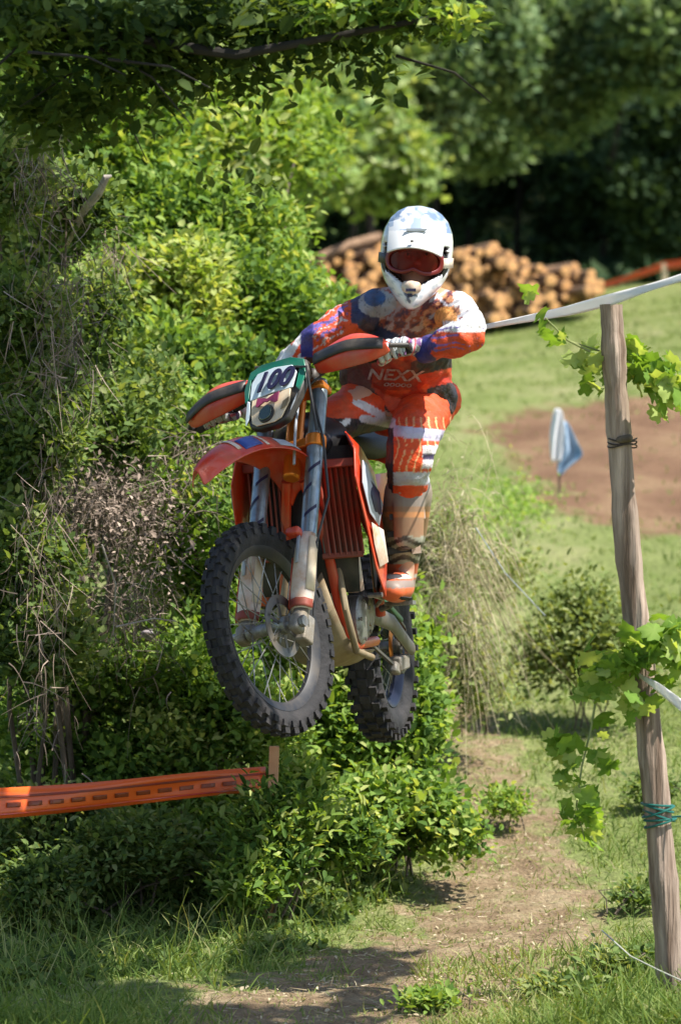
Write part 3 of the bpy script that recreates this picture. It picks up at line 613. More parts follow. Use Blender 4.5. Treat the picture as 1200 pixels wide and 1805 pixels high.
# ------------------------------------------------------------------ motorcycle (local frame: +X forward, +Y rider's left, +Z up)
RK = math.radians(27); u = Vector((-math.sin(RK), 0, math.cos(RK))); nn_ = Vector((math.cos(RK), 0, math.sin(RK)))
AX = Vector((1.47, 0, .35))-u*.06; BASE = AX-nn_*.06; STEER = -.3209
RS = Matrix.Rotation(STEER, 3, u)
def fr(n_, h, y):            # n_: forward of the axle, h: along the fork, y: left
    return RS @ (AX+nn_*n_+u*h+Vector((0, y, 0))-BASE)+BASE
fN = RS @ nn_; fU = RS @ u; fY = RS @ Vector((0, 1, 0))
yaw, pit, rol = -.2433, .0430, .0640
RB = Matrix.Rotation(yaw, 3, 'Z') @ Matrix(((0, 1, 0), (-1, 0, 0), (0, 0, 1))) @ Matrix.Rotation(-pit, 3, 'Y') @ Matrix.Rotation(rol, 3, 'X')
BW = Matrix.Translation(Vector((-.0584, 14.15, -.0114+CZ))) @ RB.to_4x4() @ Matrix.Translation(-Vector((.75, 0, .7)))
bike = empty('motorcycle', 'orange off-road motorcycle in mid-air with a 100 number plate, under the rider', 'motorcycle', mw=BW)
def part(mb, name, m, parent=None, **k): return mb.obj(name, m, parent or bike, **k)
# wheels
def wheel(name, c, ax, R, tw, hint, front):
    c = Vector(c); ax = Vector(ax).normalized(); r = tw/2
    hubm = MB().lathe(c, ax, [(.012, -.075), (.03, -.075), (.03, -.06), (.022, -.05), (.022, .05), (.03, .06), (.03, .075), (.012, .075)], 20, hint)
    wh = part(hubm, name, M['alu'])
    pf = [((R-r*.95)+r*1.0*math.sin(t)*.92, r*.92*math.cos(t)) for t in np.linspace(-.75, math.pi+.75, 15)]
    t = MB().lathe(c, ax, pf+[(R-2.0*r, -.5*r), (R-2.0*r, .5*r)], 72, hint)
    a, b_ = frame(ax, hint)
    nk = 38 if front else 32
    for k in range(nk):
        for (o, w_, l_, hh, ph) in ((0, r*.55, .03, R, 0), (-r*.55, r*.42, .028, R-.006, .5), (r*.55, r*.42, .028, R-.006, .5), (-r*.93, r*.3, .022, R-.024, 0), (r*.93, r*.3, .022, R-.024, 0)):
            an = 2*math.pi*(k+ph)/nk; d_ = a*math.cos(an)+b_*math.sin(an); tt = -a*math.sin(an)+b_*math.cos(an)
            t.box(c+d_*(hh-.004)+ax*o, (l_, w_, .022), tt, d_)
    part(t, 'tyre', M['rubber'], wh, angle=50)
    rim = MB().lathe(c, ax, [(R-2*r-.004, -.55*r), (R-2*r+.006, -.6*r), (R-2*r+.004, -.4*r), (R-2*r-.016, -.2*r), (R-2*r-.016, .2*r), (R-2*r+.004, .4*r), (R-2*r+.006, .6*r), (R-2*r-.004, .55*r), (R-2*r-.026, .2*r), (R-2*r-.026, -.2*r)], 72, hint)
    part(rim, 'rim', M['black'] if front else M['blackrim'], wh)
    sme = None
    for k in range(32):
        an = 2*math.pi*k/32; an2 = an+(.5 if k % 4 < 2 else -.5); sd = -1 if k % 2 else 1
        p = c+(a*math.cos(an2)+b_*math.sin(an2))*.028+ax*.05*sd; q = c+(a*math.cos(an)+b_*math.sin(an))*(R-2*r-.02)
        part(MB().tube([p, q], .0019, 5), 'spoke', M['alu'], wh)
    disc_y = .055 if front else -.055; rd = .105 if front else .10
    dm = MB().lathe(c+ax*disc_y, ax, [(rd-.03, -.0015), (rd, -.0015), (rd, .0015), (rd-.03, .0015)], 40, hint)
    for k in range(6):
        an = k*math.pi/3; d_ = a*math.cos(an)+b_*math.sin(an); dm.box(c+ax*disc_y+d_*(rd*.5), (rd*.75, .012, .003), d_, ax)
    part(dm, 'brake_disc', M['steel'], wh)
    return wh
M['blackrim'] = mat('dark_blue_rim', (.012, .014, .030), .35, .4, dirt=(.2, .2, .2), damt=.2)
fw = wheel('front_wheel', fr(0, 0, 0), fY, .352, .080, fN, True)
REAR = Vector((0, 0, .25)); rw = wheel('rear_wheel', REAR, (0, 1, 0), .338, .125, (1, 0, 0), False)
part(MB().lathe(REAR+Vector((0, .055, 0)), (0, 1, 0), [(.06, -.003), (.095, -.003), (.1, 0), (.095, .003), (.06, .003)], 44), 'sprocket', M['gold'], rw)
# fork
for s in (-1, 1):
    y = .105*s
    leg = part(MB().tube([fr(-.035, .22, y), fr(-.035, .70, y), fr(-.035, .93, y)], [.0275, .029, .028], 20).tube([fr(-.035, .925, y), fr(-.035, .945, y)], .024, 16), 'fork_leg', M['tubes'])
    low = MB().tube([fr(-.035, .30, y), fr(-.035, .24, y), fr(-.03, .06, y), fr(-.012, .0, y)], [.024, .025, .026, .03], 16)
    low.box(fr(-.008, .0, y), (.055, .04, .06), fN, fU)
    part(low, 'fork_foot', M['cast'], leg, bevel=.012)
    g = []
    for i, h in enumerate(np.linspace(.055, .345, 9)):
        wv = [.036, .041, .043, .043, .042, .041, .040, .037, .026][i]; row_ = []
        for a_ in np.linspace(-1.5, 1.5, 9): row_.append(fr(-.035+wv*1.05*math.cos(a_), h, y+wv*math.sin(a_)))
        g.append(row_)
    gd = part(MB().grid(g), 'fork_guard', M['white'], leg, solid=.004)
    # orange side stripe and red foot band on the guard
    for (a0, a1, h0, h1, mm, nm) in ((-1.45, -.75, .07, .25, 'orange', 'guard_stripe'), (-.3, .0, .22, .335, 'silverg', 'guard_stripe'), (-1.3, 1.35, .056, .088, 'dkorange', 'guard_band'), (.7, 1.4, .12, .32, 'cream', 'guard_stripe')):
        gg = [[fr(-.035+.0475*1.03*math.cos(a_*s if s < 0 else a_), h, y+.0465*math.sin(a_)) for a_ in np.linspace(a0, a1, 5)] for h in np.linspace(h0, h1, 4)]
        part(MB().grid(gg), nm, M[mm], leg, solid=.002)
    part(MB().box(fr(.018, .335, y-.022*s), (.035, .05, .03), fN, fU), 'guard_bolt', M['orange'], leg, bevel=.008)
    # printed wrap on upper tube
    for (h0, h1, aa) in ((.42, .47, .6), (.50, .56, -.2), (.59, .63, .7)):
        gg = [[fr(-.035+.0302*math.cos(a_+aa), h+.03*a_, y+.0302*math.sin(a_+aa)) for a_ in np.linspace(-.7, .7, 6)] for h in (h0, h0+.014)]
        part(MB().grid(gg), 'decal', M['ink'], leg)
part(MB().box(fr(-.035, .915, 0), (.07, .27, .028), fN, fU).tube([fr(-.06, .60, 0), fr(-.06, .93, 0)], .03, 16), 'top_clamp', M['gold'], bevel=.008)
tc_ = MB().box(fr(-.04, .70, 0), (.06, .20, .035), fN, fU)
for s in (-1, 1): tc_.tube([fr(-.035, .68, .105*s), fr(-.035, .725, .105*s)], .036, 20)
part(tc_, 'lower_clamp', M['gold'], bevel=.005)
# brake caliper, axle nuts, hose
part(MB().box(fr(-.10, .03, .07), (.06, .05, .10), fN, fU).box(fr(-.08, .06, .055), (.08, .02, .05), fN, fU), 'brake_caliper', M['cast'], bevel=.008)
part(MB().tube([fr(0, 0, -.135), fr(0, 0, .14)], .012, 12).tube([fr(0, 0, .128), fr(0, 0, .142)], .02, 6), 'axle', M['alu'])
part(MB().tube([fr(-.08, .06, .12), fr(-.02, .3, .15), fr(-.07, .5, .150), fr(-.02, .70, .145), fr(.02, .9, .10), fr(-.02, 1.0, .2)], .0045, 8), 'brake_hose', M['black'])
part(MB().tube([fr(.02, .60, .062), fr(.025, .75, .060), fr(.03, .90, .07)], .005, 8), 'cable', M['silverg'])
# front fender
sp = [(-.14, .60, .06), (-.07, .675, .085), (.0, .695, .097), (.10, .672, .102), (.19, .632, .100), (.28, .582, .094), (.36, .515, .078), (.42, .450, .062), (.465, .39, .044), (.485, .345, .020)]
g = []
for n_, h, wd in sp:
    g.append([fr(n_-.03*abs(t)**2, h-.052*abs(t)**2.2, wd*t) for t in np.linspace(-1, 1, 13)])
fe = part(MB().grid(g), 'front_fender', M['orange'], solid=.005, sub=1)
g = [[fr(n_-.03*abs(t)**2+.001, h-.052*abs(t)**2.2+.0035, wd*t) for t in np.linspace(.42, .88, 8)] for n_, h, wd in [(.26, .594, .096), (.285, .578, .093), (.31, .557, .088), (.335, .536, .083)]]
part(MB().grid(g), 'fender_decal', M['blue'], fe, solid=.002)
g = [[fr(n_-.03*abs(t)**2+.001, h-.052*abs(t)**2.2+.0035, wd*t) for t in np.linspace(-.88, -.42, 8)] for n_, h, wd in [(.26, .594, .096), (.285, .578, .093), (.31, .557, .088), (.335, .536, .083)]]
part(MB().grid(g), 'fender_decal', M['blue'], fe, solid=.002)
for (n0, n1, t0, t1, mm) in ((.345, .36, -.2, .8, 'white'), (.225, .24, .3, .9, 'white'), (.05, .17, .62, .92, 'silverg'), (-.02, .12, -.92, -.7, 'white')):
    g = []
    for n_ in np.linspace(n0, n1, 6):
        h = np.interp(n_, [q[0] for q in sp], [q[1] for q in sp]); wd = np.interp(n_, [q[0] for q in sp], [q[2] for q in sp]); g.append([fr(n_-.03*abs(t)**2+.001, h-.052*abs(t)**2.2+.0035, wd*t) for t in np.linspace(t0, t1, 8)])
    part(MB().grid(g), 'fender_decal', M[mm], fe, solid=.0015)
# headlight mask / number plate
def PL(y, h, o=0): return fr(.095+.10*(.86-h)+o-1.6*y*y*.6, h, y)
def plate(outline, o, th, m, name, parent=None, bevel=.003):
    a = [PL(y, h, o) for y, h in outline]; n2 = len(a); c = sum(a, Vector())/n2
    vs = a+[c]+[p-fN*th for p in a]+[c-fN*th]; fs = [(i, (i+1) % n2, n2) for i in range(n2)]+[(n2+1+(i+1) % n2, n2+1+i, 2*n2+1) for i in range(n2)]+[(i, n2+1+i, n2+1+(i+1) % n2, (i+1) % n2) for i in range(n2)]
    return part(MB().add(vs, fs), name, m, parent, bevel=bevel)
out = [(-.075, .735), (-.035, .715), (.035, .715), (.075, .735), (.108, .83), (.125, .93), (.112, .975), (.06, .992), (-.06, .992), (-.112, .975), (-.125, .93), (-.108, .83)]
mask = plate(out, 0, .035, M['black'], 'headlight_mask', bevel=.008)
plate([(-.118, .93), (-.107, .972), (-.058, .987), (.058, .987), (.109, .970), (.120, .93), (.105, .945), (.0, .958), (-.105, .945)], .006, .006, M['green'], 'green_trim', mask)
plate([(.118, .935), (.122, .90), (.108, .84), (.094, .855), (.098, .94)], .006, .006, M['green'], 'green_trim', mask)
plate([(-.118, .935), (-.122, .90), (-.108, .84), (-.094, .855), (-.098, .94)], .006, .006, M['green'], 'green_trim', mask)
plate([(-.088, .845), (-.092, .92), (-.07, .952), (0, .958), (.07, .952), (.090, .92), (.084, .856), (.0, .85)], .007, .006, M['plategrey'], 'number_panel', mask)
plate([(-.088, .74), (-.094, .79), (-.098, .85), (-.085, .84), (-.075, .77)], .007, .006, M['plategrey'], 'side_trim', mask)
plate([(-.075, .842), (.078, .852), (.082, .80), (.06, .735), (.035, .722), (-.035, .722), (-.058, .74), (-.072, .79)], .009, .006, M['cream'], 'headlight_surround', mask)
def outl(cy, ch, ry, rh, k=20): return [(cy+ry*math.cos(2*math.pi*i/k), ch+rh*math.sin(2*math.pi*i/k)) for i in range(k)]
hl = plate(outl(.0, .762, .030, .036), .016, .01, M['black'], 'headlight', mask)
plate(outl(.0, .762, .025, .030), .021, .008, M['lens'], 'headlight', mask)
plate([(-.045, .835), (-.048, .80), (-.035, .795), (-.034, .818), (0.0, .806), (.030, .822), (.030, .797), (.042, .802), (.044, .842), (.03, .838), (0, .822), (-.03, .832)], .018, .004, M['pink'], 'emblem', mask)
plate([(.055, .765), (.060, .80), (.080, .815), (.078, .78)], .014, .004, M['tan'], 'scuff_mark', mask)
for k, sgn in enumerate((1,)):
    plate([(.088, .76), (.100, .80), (.104, .83), (.096, .80)], .008, .005, M['silverg'], 'side_trim', mask)
def text_mesh(txt, size, ext, shear=0):
    cu = bpy.data.curves.new('txt', 'FONT'); cu.body = txt; cu.size = size; cu.extrude = ext; cu.shear = shear; cu.align_x = 'CENTER'; cu.align_y = 'CENTER'; cu.offset = size*.02
    cu.resolution_u = 4
    o = bpy.data.objects.new('txt', cu); COL.objects.link(o); dg = bpy.context.evaluated_depsgraph_get(); dg.update()
    me = bpy.data.meshes.new_from_object(o.evaluated_get(dg)); bpy.data.objects.remove(o); return me
tm = text_mesh('100', .095, .003, .3)
for v in tm.vertices:
    x_, y_, z_ = v.co; v.co = PL(x_*1.02+.004, .897+y_*1.12, .014+z_)
link('race_number', tm, M['ink'], mask)
# handlebar, grips, levers, handguards
def hb_(n_, h, y): return fr(n_, h+.11*y+.012, y)
bar = [hb_(-.085, .955, -.40), hb_(-.07, .972, -.24), hb_(-.035, .975, -.13), hb_(-.03, .945, -.05), hb_(-.03, .945, .05), hb_(-.035, .975, .13), hb_(-.07, .972, .24), hb_(-.085, .955, .43)]
hb = part(MB().tube(bar, .0125, 12), 'handlebar', M['black'])
for s in (-1, 1):
    part(MB().tube([hb_(-.074, .968, .27*s), hb_(-.085, .955, .425*s)], [.018, .017], 14), 'grip', M['rubber'], hb)
    part(MB().tube([hb_(-.045, .97, .19*s), hb_(-.012, .955, .23*s), hb_(-.012, .945, .31*s)], [.008, .006, .004], 8), 'lever', M['steel'], hb)
    part(MB().box(hb_(-.05, .975, .2*s), (.05, .045, .04), fN, fU), 'lever_perch', M['black'], hb, bevel=.006)
    g = []
    for i, t in enumerate(np.linspace(0, 1, 12)):
        yy = (.13+.27*t)*s; cn = .055+.02*math.sin(t*3.1)-.09*max(0, t-.55)**1.2; hw = [.036, .046, .054, .060, .064, .067, .067, .064, .058, .048, .034, .014][i]
        g.append([hb_(cn-.035*q*q, .945-.018*t+hw*q, yy) for q in np.linspace(-1, 1, 9)])
    hg = part(MB().grid(g), 'handguard', M['orange'], hb, solid=.004, sub=1)
    g = []
    for i, t in enumerate(np.linspace(.02, .97, 12)):
        yy = (.13+.27*t)*s; cn = .055+.02*math.sin(t*3.1)-.09*max(0, t-.55)**1.2
        g.append([hb_(cn-.035*q*q*.1+.0065, .945-.018*t+.022*q-.002, yy) for q in (-1, -.3, .3, 1)])
    part(MB().grid(g), 'guard_groove', M['black'], hg, solid=.003)
    part(MB().tube([hb_(-.04, .965, .15*s), hb_(.03, .95, .19*s), hb_(.045, .945, .30*s)], .009, 8), 'guard_mount', M['black'], hg)
    part(MB().tube([hb_(-.085, .955, .425*s), hb_(-.05, .945, .435*s), hb_(-.01, .94, .39*s)], .009, 8), 'guard_mount', M['black'], hg)
part(MB().box(hb_(-.03, .955, 0), (.05, .20, .05), fN, fU), 'bar_pad', M['black'], hb, bevel=.015)
part(MB().tube([hb_(-.02, .97, -.15), hb_(.06, 1.0, -.10), hb_(.09, .9, .13), hb_(0, .7, .13)], .005, 8), 'cable', M['black'], hb)
# frame, tank, seat, shrouds, radiators
fm = MB(); H = Vector((1.10, 0, .93))
for s in (-1, 1):
    fm.tube([(1.08, .03*s, .90), (.85, .12*s, .80), (.62, .14*s, .62), (.52, .13*s, .35)], .018, 10)
    fm.tube([(1.12, .03*s, .80), (1.02, .07*s, .60), (.98, .10*s, .35), (.85, .11*s, .24), (.58, .12*s, .26)], .018, 10)
    fm.tube([(.62, .12*s, .66), (.3, .11*s, .80), (.0, .09*s, .90)], .014, 10)
    fm.tube([(.55, .13*s, .42), (.35, .12*s, .6), (.18, .1*s, .82)], .012, 10)
part(fm, 'frame', M['orange'])
tk = MB().limb([(1.0, 0, .93), (.88, 0, .95), (.72, 0, .92)], [(.10, .07), (.14, .09), (.10, .06)], 20, (0, 1, 0))
part(tk, 'fuel_tank', M['black'])
g = [[Vector((x_, hw*t, z_-.03*abs(t)**3-(.02 if abs(t) > .9 else 0))) for t in np.linspace(-1, 1, 9)] for x_, z_, hw in [(.95, 1.02, .06), (.8, 1.0, .085), (.6, .97, .10), (.35, .975, .115), (.1, 1.0, .12), (-.05, 1.02, .10)]]
part(MB().grid(g), 'seat', M['seat'], solid=.05)
for s in (-1, 1):
    # radiator with orange louvres
    rc = Vector((1.03, .125*s, .70)); rx = Vector((.95, .25*s, 0)).normalized(); ry = Vector((-.25*s, .95, 0)).normalized()
    rd = part(MB().box(rc-rx*.02, (.04, .13, .30), rx, (0.12, 0, 1)), 'radiator', M['steel'], bevel=.006)
    for k in range(7):
        part(MB().box(rc+rx*.012+ry*(-.057+.019*k), (.026, .006, .31), (rx+ry*.7), (.12, 0, 1)), 'louvre', M['dkorange'], rd)
    part(MB().box(rc+rx*.01+Vector((.018, 0, .155)), (.04, .14, .03), rx, (.12, 0, 1)), 'radiator_tank', M['dkorange'], rd, bevel=.004); part(MB().box(rc+rx*.01-Vector((.018, 0, .155)), (.04, .14, .02), rx, (.12, 0, 1)), 'radiator_tank', M['dkorange'], rd, bevel=.004)
    # shroud
    def SH(pts, off, m, nm, par=None, sol=.006):
        vs = [Vector((x_, (y_+off)*s, z_)) for x_, y_, z_ in pts]; c = sum(vs, Vector())/len(vs); c.y += .012*s
        mb = MB().add(vs+[c], [(i, (i+1) % len(vs), len(vs)) for i in range(len(vs))]); return part(mb, nm, m, par, solid=sol, bevel=.002)
    sh = SH([(1.10, .205, .90), (1.15, .215, .80), (1.08, .225, .66), (.98, .230, .50), (.88, .235, .40), (.80, .225, .52), (.74, .20, .72), (.68, .17, .84), (.72, .135, .93), (.95, .14, .97)], 0, M['orange'], 'radiator_shroud')
    SH([(1.06, .212, .86), (1.11, .220, .78), (1.05, .226, .68), (.95, .232, .64), (.82, .218, .72), (.88, .185, .86)], .010, M['silverg'], 'shroud_graphic', sh, .003)
    SH([(1.00, .212, .80), (1.03, .224, .74), (.99, .222, .68), (.90, .226, .68), (.86, .212, .76)], .016, M['ink'], 'shroud_graphic', sh, .003)
    SH([(1.03, .226, .65), (1.0, .224, .58), (.95, .228, .50), (.84, .232, .52), (.87, .228, .63)], .009, M['white'], 'shroud_graphic', sh, .003)
    SH([(.80, .165, .72), (.84, .18, .56), (.80, .18, .44), (.66, .165, .40), (.55, .15, .56), (.6, .14, .78)], 0, M['black'], 'frame_guard')
    SH([(.35, .14, .86), (.6, .15, .84), (.66, .15, .72), (.45, .15, .62), (.25, .14, .74)], 0, M['orange'], 'side_panel')
    # inner mudguard walls
part(MB().grid([[Vector((.98+.02*math.cos(t*2), .17*t, z_)) for t in np.linspace(-1, 1, 7)] for z_ in np.linspace(.42, .92, 4)]), 'inner_splash_guard', M['black'], solid=.004)
g = [[Vector((x_, hw*t, z_-.04*abs(t)**2.5)) for t in np.linspace(-1, 1, 9)] for x_, z_, hw in [(.1, .93, .10), (-.1, .97, .11), (-.3, 1.02, .10), (-.5, 1.07, .08), (-.58, 1.08, .05)]]
part(MB().grid(g), 'rear_fender', M['orange'], solid=.004)
# engine
en = MB().limb([(.95, -.02, .30), (.75, -.02, .30), (.58, 0, .33)], [(.12, .11), (.14, .13), (.12, .10)], 18, (0, 1, 0))
en.tube([(.86, 0, .36), (.90, 0, .52), (.93, 0, .66)], [.075, .072, .07], 8)
for k in range(6): en.box((.88+.006*k, 0, .44+.022*k), (.17, .17, .006), (1, 0, 0), (.2, 0, 1))
eng = part(en, 'engine', M['cast'], angle=35)
part(MB().lathe((.82, .115, .33), (0, 1, 0), [(.0, -.02), (.085, -.02), (.085, .018), (.07, .028), (0, .03)], 28, closed=False), 'ignition_cover', M['alu'], eng)
part(MB().lathe((.70, .12, .36), (0, 1, 0), [(.0, -.02), (.055, -.02), (.05, .02), (0, .022)], 24, closed=False), 'sprocket_cover', M['cast'], eng)
part(MB().box((.93, .09, .52), (.06, .05, .16), (1, 0, .1), (.2, .3, 1)), 'cylinder_head_cover', M['alu'], eng, bevel=.015)
for k in range(5): part(MB().tube([(.82+.07*math.cos(k*1.257), .147, .33+.07*math.sin(k*1.257)), (.82+.07*math.cos(k*1.257), .152, .33+.07*math.sin(k*1.257))], .007, 6), 'bolt', M['steel'], eng)
part(MB().tube([(1.0, -.02, .58), (1.09, -.04, .50), (1.10, -.07, .36), (1.0, -.11, .29), (.8, -.15, .35), (.5, -.16, .55), (.2, -.17, .72)], .021, 12), 'exhaust_pipe', M['tan'])
part(MB().limb([(.25, -.17, .70), (-.2, -.17, .86)], [.05, .055], 16), 'silencer', M['alu'])
g = [[Vector((x_, hw*t, z_+.05*abs(t)**2)) for t in np.linspace(-1, 1, 9)] for x_, z_, hw in [(1.06, .44, .06), (1.07, .32, .10), (1.0, .22, .12), (.85, .175, .13), (.6, .18, .12)]]
part(MB().grid(g), 'skid_plate', M['tan'], solid=.005)
part(MB().tube([(.98, .10, .5), (1.03, .13, .36), (.95, .14, .22), (.75, .145, .2)], .012, 10), 'engine_guard_bar', M['tan'])
# swingarm, chain, pegs
sa = MB()
for s in (-1, 1): sa.tube([(.5, .09*s, .36), (.25, .105*s, .33), (.0, .105*s, .25), (-.05, .105*s, .24)], [(.035, .016), (.032, .015), (.028, .014), (.025, .014)], 10, (0, 0, 1))
sw = part(sa.box((.40, 0, .355), (.08, .2, .06)), 'swingarm', M['steel'])
part(MB().box((.04, .075, .19), (.14, .05, .055), (1, 0, -.1)).box((.12, .078, .17), (.07, .03, .04), (1, 0, .2)), 'chain_guide', M['cast'], sw, bevel=.008)
part(MB().box((.22, .088, .385), (.34, .03, .018), (1, 0, .25)), 'chain_guard', M['green'], sw, bevel=.005)
ch = MB(); ch.rings([[Vector((x_, .075+o_, z_))+Vector((0, 0, q_)) for o_, q_ in ((-.006, -.005), (.006, -.005), (.006, .005), (-.006, .005))] for x_, z_ in [(.62, .395), (.0, .345), (-.07, .32), (-.095, .25), (-.07, .18), (.0, .155), (.62, .285), (.66, .31), (.67, .35), (.66, .38)]], closed=True)
part(ch, 'chain', M['steel'], sw)
for s in (-1, 1): part(MB().box((.62, .225*s, .385), (.055, .10, .014)).tube([(.6, .15*s, .37), (.62, .19*s, .38)], .012, 8), 'footpeg', M['alu'])
part(MB().tube([(.66, .15, .38), (.74, .19, .40), (.84, .18, .41)], .007, 8).tube([(.84, .165, .41), (.84, .215, .41)], .009, 8), 'shift_lever', M['alu'])
part(MB().tube([(.35, 0, .45), (.45, 0, .80)], [.035, .03], 12), 'shock_absorber', M['white'])

# ------------------------------------------------------------------ rider
def W3(px, py, d): return U(px, py, d)
rd_ = empty('person', 'rider in orange and white gear and white helmet standing on the airborne motorcycle', 'person', tuple(U(717, 1058, 14.2)))
RI = Matrix.Translation(-Vector(rd_.location))
def pobj(name, me, m, parent=None):
    me.transform(RI); return link(name, me, m, parent or rd_)
def V3(v): return Vector(v)
X_ = (1, 0, 0)
gL = BW @ hb_(-.084, .957, .372); gR = BW @ hb_(-.080, .960, -.33)
barL = (BW.to_3x3() @ (hb_(-.085, .955, .40)-hb_(-.074, .968, .27))).normalized()
sL, eL, wL = W3(800, 548, 14.08), W3(822, 588, 13.74), gL+Vector((.115, .045, -.005))
wL = Vector((gL.x+.10, gL.y+.055, gL.z+.012))
sR, eR = W3(660, 545, 14.15), W3(562, 594, 13.98)
wR = Vector((gR.x+.10, gR.y+.06, gR.z+.035))
hipL, kneeL, ankL = W3(752, 708, 14.46), W3(724, 792, 14.02), W3(712, 1000, 14.27)
hipR, kneeR, ankR = W3(688, 698, 14.50), W3(592, 741, 14.12), W3(508, 985, 14.32)
torso = [W3(708, 712, 14.46), W3(704, 665, 14.38), W3(716, 605, 14.24), W3(730, 548, 14.13)]
headc = W3(735, 445, 14.0)
# body under the clothes: one continuous surface incl. head, hands and feet
bm_ = MB(); bm_.limb(torso, [(.13, .10), (.13, .09), (.155, .10), (.12, .08)], 20, X_)
bm_.limb([sR, (sR+sL)/2+Vector((0, 0, .02)), sL], [.055, .07, .055], 16)
bm_.limb([W3(731, 545, 14.13), W3(734, 500, 14.05)], [.055, .055], 16)
bm_.limb([headc+Vector((0, .02, .035)), headc+Vector((0, 0, -.02)), headc+Vector((-.005, -.02, -.09))], [(.075, .095), (.074, .09), (.05, .06)], 20, X_)
bm_.limb([headc+Vector((0, -.085, -.015)), headc+Vector((0, -.115, -.045))], [.010, .016], 10)
for a_, b_, c_ in ((sL, eL, wL), (sR, eR, wR)): bm_.limb([a_, b_, c_], [.048, .038, .026], 14)
for a_, b_, c_ in ((hipL, kneeL, ankL), (hipR, kneeR, ankR)): bm_.limb([a_, b_, c_, c_+Vector((-.01, -.16, -.06))], [.085, .055, .038, .03], 14)
body = pobj('body', remeshed(bm_, 'body', .008, 3), M['skin'])
for s in (-1, 1):
    e = MB().limb([headc+Vector((.032*s-.002, -.088, -.012)), headc+Vector((.032*s-.002, -.090, -.012))], [.012, .012], 12); me = e.mesh('eye'); pobj('eye', me, M['white'], body)
    e = MB().limb([headc+Vector((.032*s-.002, -.098, -.012)), headc+Vector((.032*s-.002, -.099, -.012))], [.006, .006], 10); me = e.mesh('iris'); pobj('iris', me, M['ink'], body)

C_OR = np.array([.74, .070, .008]); C_WH = np.array([.80, .80, .82]); C_BK = np.array([.016, .016, .022]); C_BL = np.array([.025, .03, .22]); C_PU = np.array([.16, .12, .42]); C_GY = np.array([.36, .38, .43])
def vnoise(a, b, f, seed):
    g_ = np.random.default_rng(seed).random((64, 64)); a = a*f; b = b*f; i = np.floor(a).astype(int); j = np.floor(b).astype(int); u_ = a-i; v_ = b-j; u_ = u_*u_*(3-2*u_); v_ = v_*v_*(3-2*v_)
    q_ = lambda x_, y_: g_[x_ % 64, y_ % 64]
    return (q_(i, j)*(1-u_)+q_(i+1, j)*u_)*(1-v_)+(q_(i, j+1)*(1-u_)+q_(i+1, j+1)*u_)*v_
def segd(px, py, a, b, w_):
    ax_, ay = a; bx, by = b; t = np.clip(((px-ax_)*(bx-ax_)+(py-ay)*(by-ay))/((bx-ax_)**2+(by-ay)**2), 0, 1)
    return np.hypot(px-ax_-t*(bx-ax_), py-ay-t*(by-ay)) < w_*(1-.0*t)
